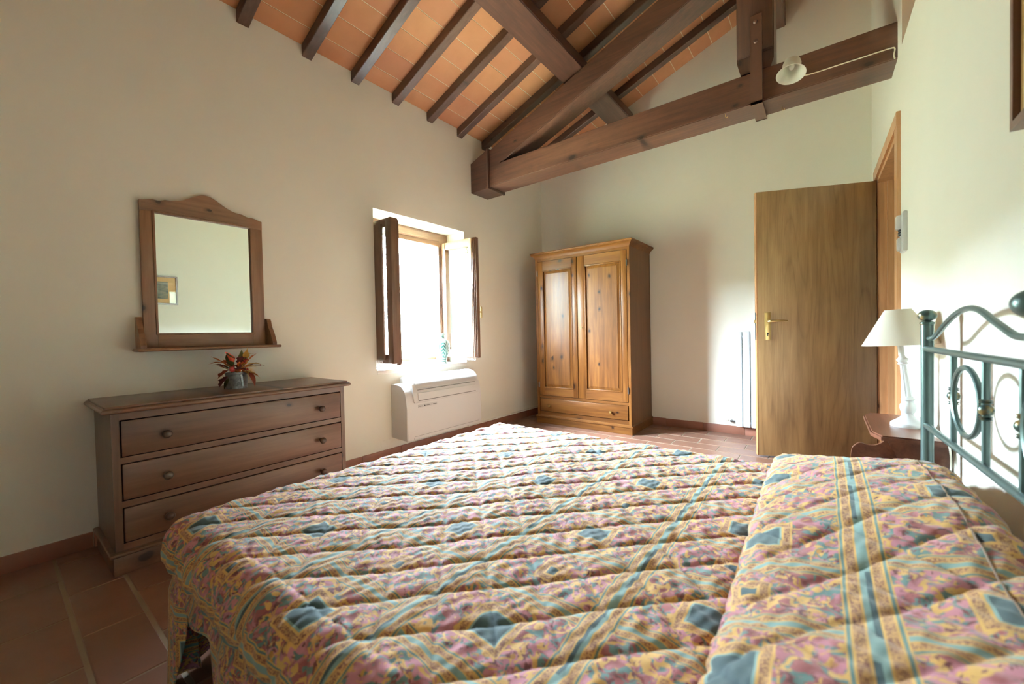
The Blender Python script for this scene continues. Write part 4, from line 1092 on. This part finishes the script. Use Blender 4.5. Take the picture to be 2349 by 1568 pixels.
# quilting puff along the normal
Ga = np.gradient(Pm, axis=0); Gb = np.gradient(Pm, axis=1); N = np.cross(Ga, Gb); N /= np.linalg.norm(N, axis=-1, keepdims=True)+1e-12
S = .1535
warp = .008*np.sin(a*7+1.3)*np.sin(b*6)
su = np.abs(np.sin(np.pi*((a+b+warp)+.085)/S)); sv = np.abs(np.sin(np.pi*((a-b+warp*.7)+1.205)/S))
puff = .0068*(1-np.exp(-su/.15))*(1-np.exp(-sv/.15))+.0030*su*sv
dirn = .0021*np.sin((a*.75+b*.66)*150+2.2*np.sin(b*31)+1.3*np.sin(a*23))+.0010*np.sin((a*.9-b*.42)*210+1.7*np.sin(a*40))
puff = puff+dirn*(.35+.65*np.minimum(su, sv))
soft = 1-.5*sm(.13, .166, rho)
puff = puff*soft + (1-soft)*dirn*.6
Pm = Pm + N*puff[..., None]
# cloth reaching the floor bends outwards
low = np.clip(.012-Pm[..., 2], 0, None)
Pm[..., 0] += ux*low*.9; Pm[..., 1] += uy*low*.9
Pm[..., 2] = np.maximum(Pm[..., 2], .008+.006*np.abs(np.sin(a*40+b*33)))
na, nb = a.shape
org = Vector((-.68, 1.11, ZQ))
co = (Pm.reshape(-1, 3)-np.array(org)).astype(np.float32)
idx = np.arange(na*nb).reshape(na, nb)
quads = np.stack([idx[:-1, :-1], idx[1:, :-1], idx[1:, 1:], idx[:-1, 1:]], -1).reshape(-1, 4)
me = bpy.data.meshes.new('bedspread')
me.vertices.add(len(co)); me.vertices.foreach_set('co', co.ravel())
me.loops.add(quads.size); me.loops.foreach_set('vertex_index', quads.ravel().astype(np.int32))
me.polygons.add(len(quads)); me.polygons.foreach_set('loop_start', np.arange(0, quads.size, 4, dtype=np.int32)); me.polygons.foreach_set('loop_total', np.full(len(quads), 4, dtype=np.int32))
me.update(calc_edges=True); me.validate()
uv = me.uv_layers.new(name='cloth')
uvc = np.stack([(a+.16*(a > -.125)).ravel(), b.ravel()], -1)[quads.ravel()].astype(np.float32)
uv.data.foreach_set('uv', uvc.ravel())
uv2 = me.uv_layers.new(name='rim')
uv2.data.foreach_set('uv', (np.stack([rho.ravel(), np.where(da > db, b, a).ravel()], -1)[quads.ravel()]).astype(np.float32).ravel())
me.polygons.foreach_set('use_smooth', np.ones(len(quads), dtype=bool))

# printed patchwork cloth
t = NT('patchwork_cloth')
um = t.n('ShaderNodeUVMap', uv_map='cloth'); sep = t.n('ShaderNodeSeparateXYZ'); t.l(um.outputs[0], sep.inputs[0])
ux_, uy_ = sep.outputs[0], sep.outputs[1]
CX, CY = .318, .42
cx = t.math('DIVIDE', t.math('ADD', ux_, .33+CX*20), CX)
fi = t.math('FLOOR', cx); fu = t.math('FRACT', cx)
dxc = t.math('MULTIPLY', t.math('ABSOLUTE', t.math('SUBTRACT', fu, .5)), CX)          # 0 at column centre
dxb = t.math('SUBTRACT', CX/2, dxc)                                                  # 0 at band
par = t.math('MODULO', fi, 2.0)
vv = t.math('DIVIDE', t.math('ADD', t.math('SUBTRACT', uy_, t.math('MULTIPLY', par, .18)), -.375+CY*20), CY)
fv = t.math('SUBTRACT', t.math('FRACT', t.math('ADD', vv, .5)), .5)
ady = t.math('MULTIPLY', t.math('ABSOLUTE', fv), CY)
dyb = t.math('ABSOLUTE', t.math('SUBTRACT', ady, .112))
sq1 = t.math('MAXIMUM', dxc, ady)
sq2 = t.math('MAXIMUM', dxc, t.math('SUBTRACT', CY/2, ady))
# rim band of the spread: distance from the flounce seam
teal_d, teal_l, teal_m = srgb(52, 82, 90), srgb(118, 150, 146), srgb(86, 120, 118)
gold, gold_d, cream = srgb(198, 154, 84), srgb(172, 122, 58), srgb(208, 180, 134)
rose, rose_d, pinkc = srgb(146, 78, 82), srgb(106, 52, 60), srgb(178, 114, 128)
brown = srgb(146, 100, 78)
vec = um.outputs[0]
wv = t.vmath('ADD', vec, t.vscale((.03, .03, 0), t.math('SUBTRACT', t.noise(vec, 14, 2), .5)))
nA = t.n('ShaderNodeTexVoronoi', feature='SMOOTH_F1'); nA.inputs['Scale'].default_value = 42; nA.inputs['Smoothness'].default_value = .25; t.l(wv, nA.inputs['Vector'])
nB = t.noise(wv, 36, 1.5, .5, 1.8); nC = t.noise(wv, 58, 2, .5, 1.6); nD = t.noise(wv, 16, 2, .5, 1.2)
field = t.mix(t.ramp(nD, [(.44, 0), (.52, 1)]).outputs[0], rose, pinkc)
field = t.mix(t.ramp(t.noise(wv, 30, 1, .5, 2.0), [(.53, 0), (.56, 1)]).outputs[0], field, teal_m)
field = t.mix(t.ramp(nB, [(.54, 0), (.57, 1)]).outputs[0], field, gold)
field = t.mix(t.ramp(nC, [(.60, 0), (.63, 1)]).outputs[0], field, rose_d)
ringf = t.ramp(nA.outputs['Distance'], [(.10, 0), (.14, 1), (.22, 1), (.26, 0)]).outputs[0]
field = t.mix(t.math('MULTIPLY', ringf, t.ramp(nD, [(.52, 0), (.55, 1)]).outputs[0]), field, gold_d)
# small scrollwork printed inside the bands
chm = t.ramp(t.noise(vec, 150, 1, .4, 2.5), [(.47, 0), (.52, 1)]).outputs[0]
chain = t.mix(chm, srgb(124, 76, 62), srgb(188, 144, 90))
def layer(base, dist, bands, scale=.08):
    """bands: [(upper distance, colour or 'chain')], painted outwards from 0"""
    stops = []; p = 0.0; chs = []
    for up, c in bands:
        stops.append((p/scale, (c if c != 'chain' else brown)))
        chs.append((p/scale, 1.0 if c == 'chain' else 0.0)); p = up
    d = t.math('DIVIDE', dist, scale)
    colr = t.ramp(d, [(a_, c4(c)) for a_, c in stops], 'CONSTANT').outputs[0]
    chr_ = t.ramp(d, [(a_, (v, v, v)) for a_, v in chs], 'CONSTANT').outputs[0]
    colr = t.mix(chr_, colr, chain)
    return t.mix(t.math('LESS_THAN', dist, bands[-1][0]), base, colr)
col = layer(field, dyb, [(.005, teal_l), (.0075, gold), (.0165, 'chain'), (.019, gold), (.0225, teal_m), (.0245, gold)])
seg_dark = t.math('LESS_THAN', t.math('FRACT', t.math('MULTIPLY', t.math('ADD', uy_, t.math('MULTIPLY', fi, .37)), 1/.63)), .30)
tealmix = t.mix(seg_dark, teal_l, teal_d)
col = layer(col, dxb, [(.0075, (.2, .3, .3)), (.0105, gold), (.0225, 'chain'), (.0255, gold), (.0295, teal_m), (.032, gold)])
col = t.mix(t.math('LESS_THAN', dxb, .0075), col, tealmix)
col = layer(col, sq2, [(.011, teal_d), (.016, gold), (.028, 'chain'), (.032, gold)])
col = layer(col, sq1, [(.031, teal_d), (.035, teal_l), (.039, gold), (.050, 'chain'), (.054, gold)])
rm = t.n('ShaderNodeUVMap', uv_map='rim'); rs = t.n('ShaderNodeSeparateXYZ'); t.l(rm.outputs[0], rs.inputs[0])
rd = t.math('SUBTRACT', .172, rs.outputs[0])
rd = t.math('ABSOLUTE', rd)
col = t.mix(t.math('GREATER_THAN', rs.outputs[0], .118), col, layer(col, rd, [(.008, gold), (.020, teal_m), (.024, gold), (.040, 'chain'), (.044, gold)]))
# slight fading
fade = t.noise(vec, 3.0, 3)
col = t.mix(t.math('MULTIPLY', fade, .12), col, cream)
t.l(col, t.b.inputs['Base Color'])
t.b.inputs['Roughness'].default_value = .85; t.b.inputs['Specular IOR Level'].default_value = .25
t.b.inputs['Sheen Weight'].default_value = .15; t.b.inputs['Sheen Roughness'].default_value = .5
pk = t.noise(t.mapping(vec, (1, 1, 1)), 55, 3, .6, .5)
t.bump(pk, .25, .004)
MAT['patchwork'] = t.m
me.materials.append(t.m)
qo = bpy.data.objects.new('bedspread', me); COL.objects.link(qo); qo.location = org
tag(qo, 'quilted patchwork bedspread in rose, gold and teal covering the bed', 'bedspread')
sm_ = qo.modifiers.new('thickness', 'SOLIDIFY'); sm_.thickness = .006; sm_.offset = -1

# gathered flounce hanging under the edge of the spread
inset = .012; cr0 = .075
fx0, fya, fyb = XF+inset, YA+inset, YZ-inset
path = []
L1 = .20-(fx0+cr0); La = cr0*math.pi/2; L2 = (fyb-fya)-2*cr0
PT = 2*L1+2*La+L2
def fpath(p):
    if p < L1: return Vector((.20-p, fya, 0)), Vector((0, -1, 0))
    p -= L1
    if p < La:
        g = p/cr0; n_ = Vector((-math.sin(g), -math.cos(g), 0)); return Vector((fx0+cr0, fya+cr0, 0))+n_*cr0, n_
    p -= La
    if p < L2: return Vector((fx0, fya+cr0+p, 0)), Vector((-1, 0, 0))
    p -= L2
    if p < La:
        g = p/cr0; n_ = Vector((-math.cos(g), math.sin(g), 0)); return Vector((fx0+cr0, fyb-cr0, 0))+n_*cr0, n_
    p -= La
    return Vector((fx0+cr0+p, fyb, 0)), Vector((0, 1, 0))
ztop = .400
nP, nD_ = 620, 30
V, UVS = [], []
m = B()
ul = m.loops.layers.uv.new('cloth'); ul2 = m.loops.layers.uv.new('rim')
gridv = []
for i in range(nP+1):
    p = PT*i/nP; c, n_ = fpath(p); row = []
    xg = c.x
    gap = 0.0
    if p < L1: gap = smooth(-1.10, -1.22, xg)*smooth(-1.50, -1.40, xg)
    ph = p*2*math.pi/.235+.9*math.sin(p*3.1)+.5*math.sin(p*7.7)
    crn = max(0, 1-abs(p-(L1+La/2))/.16)
    hem = .018+.012*math.sin(ph*.5)+.27*gap
    for j in range(nD_+1):
        d = j/nD_; z = lerp(ztop, hem, d)
        dep = (ztop-z)/ztop
        off = dep*(.030*math.sin(ph)+.012*math.sin(2.3*ph+1)+.012)-.035*crn*dep-.010*math.sin(math.pi*min(1, dep*4))
        tang = Vector((-n_.y, n_.x, 0))
        off2 = dep*.018*math.cos(ph)
        row.append((m.verts.new(c+n_*off+tang*off2+Vector((0, 0, z))), (p*1.5+3.1, dep*.42+.11), (.05, 0)))
    gridv.append(row)
for i in range(nP):
    for j in range(nD_):
        qd = (gridv[i][j], gridv[i+1][j], gridv[i+1][j+1], gridv[i][j+1])
        f = m.faces.new([v[0] for v in qd])
        for lp, v in zip(f.loops, qd): lp[ul].uv = v[1]; lp[ul2].uv = v[2]
OFF[qo.name] = org
fl_ = obj('flounce', m, 'patchwork', qo, smooth=True, angle=80)
md = fl_.modifiers.new('thickness', 'SOLIDIFY'); md.thickness = .002
# seam cord across the pillow fold
m = B()
ia = int(np.argmin(np.abs(A_-(-.125+np.interp(.197, PPc[20:70, 0], PPs[20:70])))))
pts = [Vector(Pm[ia, j])+Vector(N[ia, j])*.0005 for j in range(20, nb-20, 3)]
add_tube(m, pts, .0016, 5)
so = obj('seam_piping', m, 'stem_brown', origin=org); so.location = (0, 0, 0); so.parent = qo
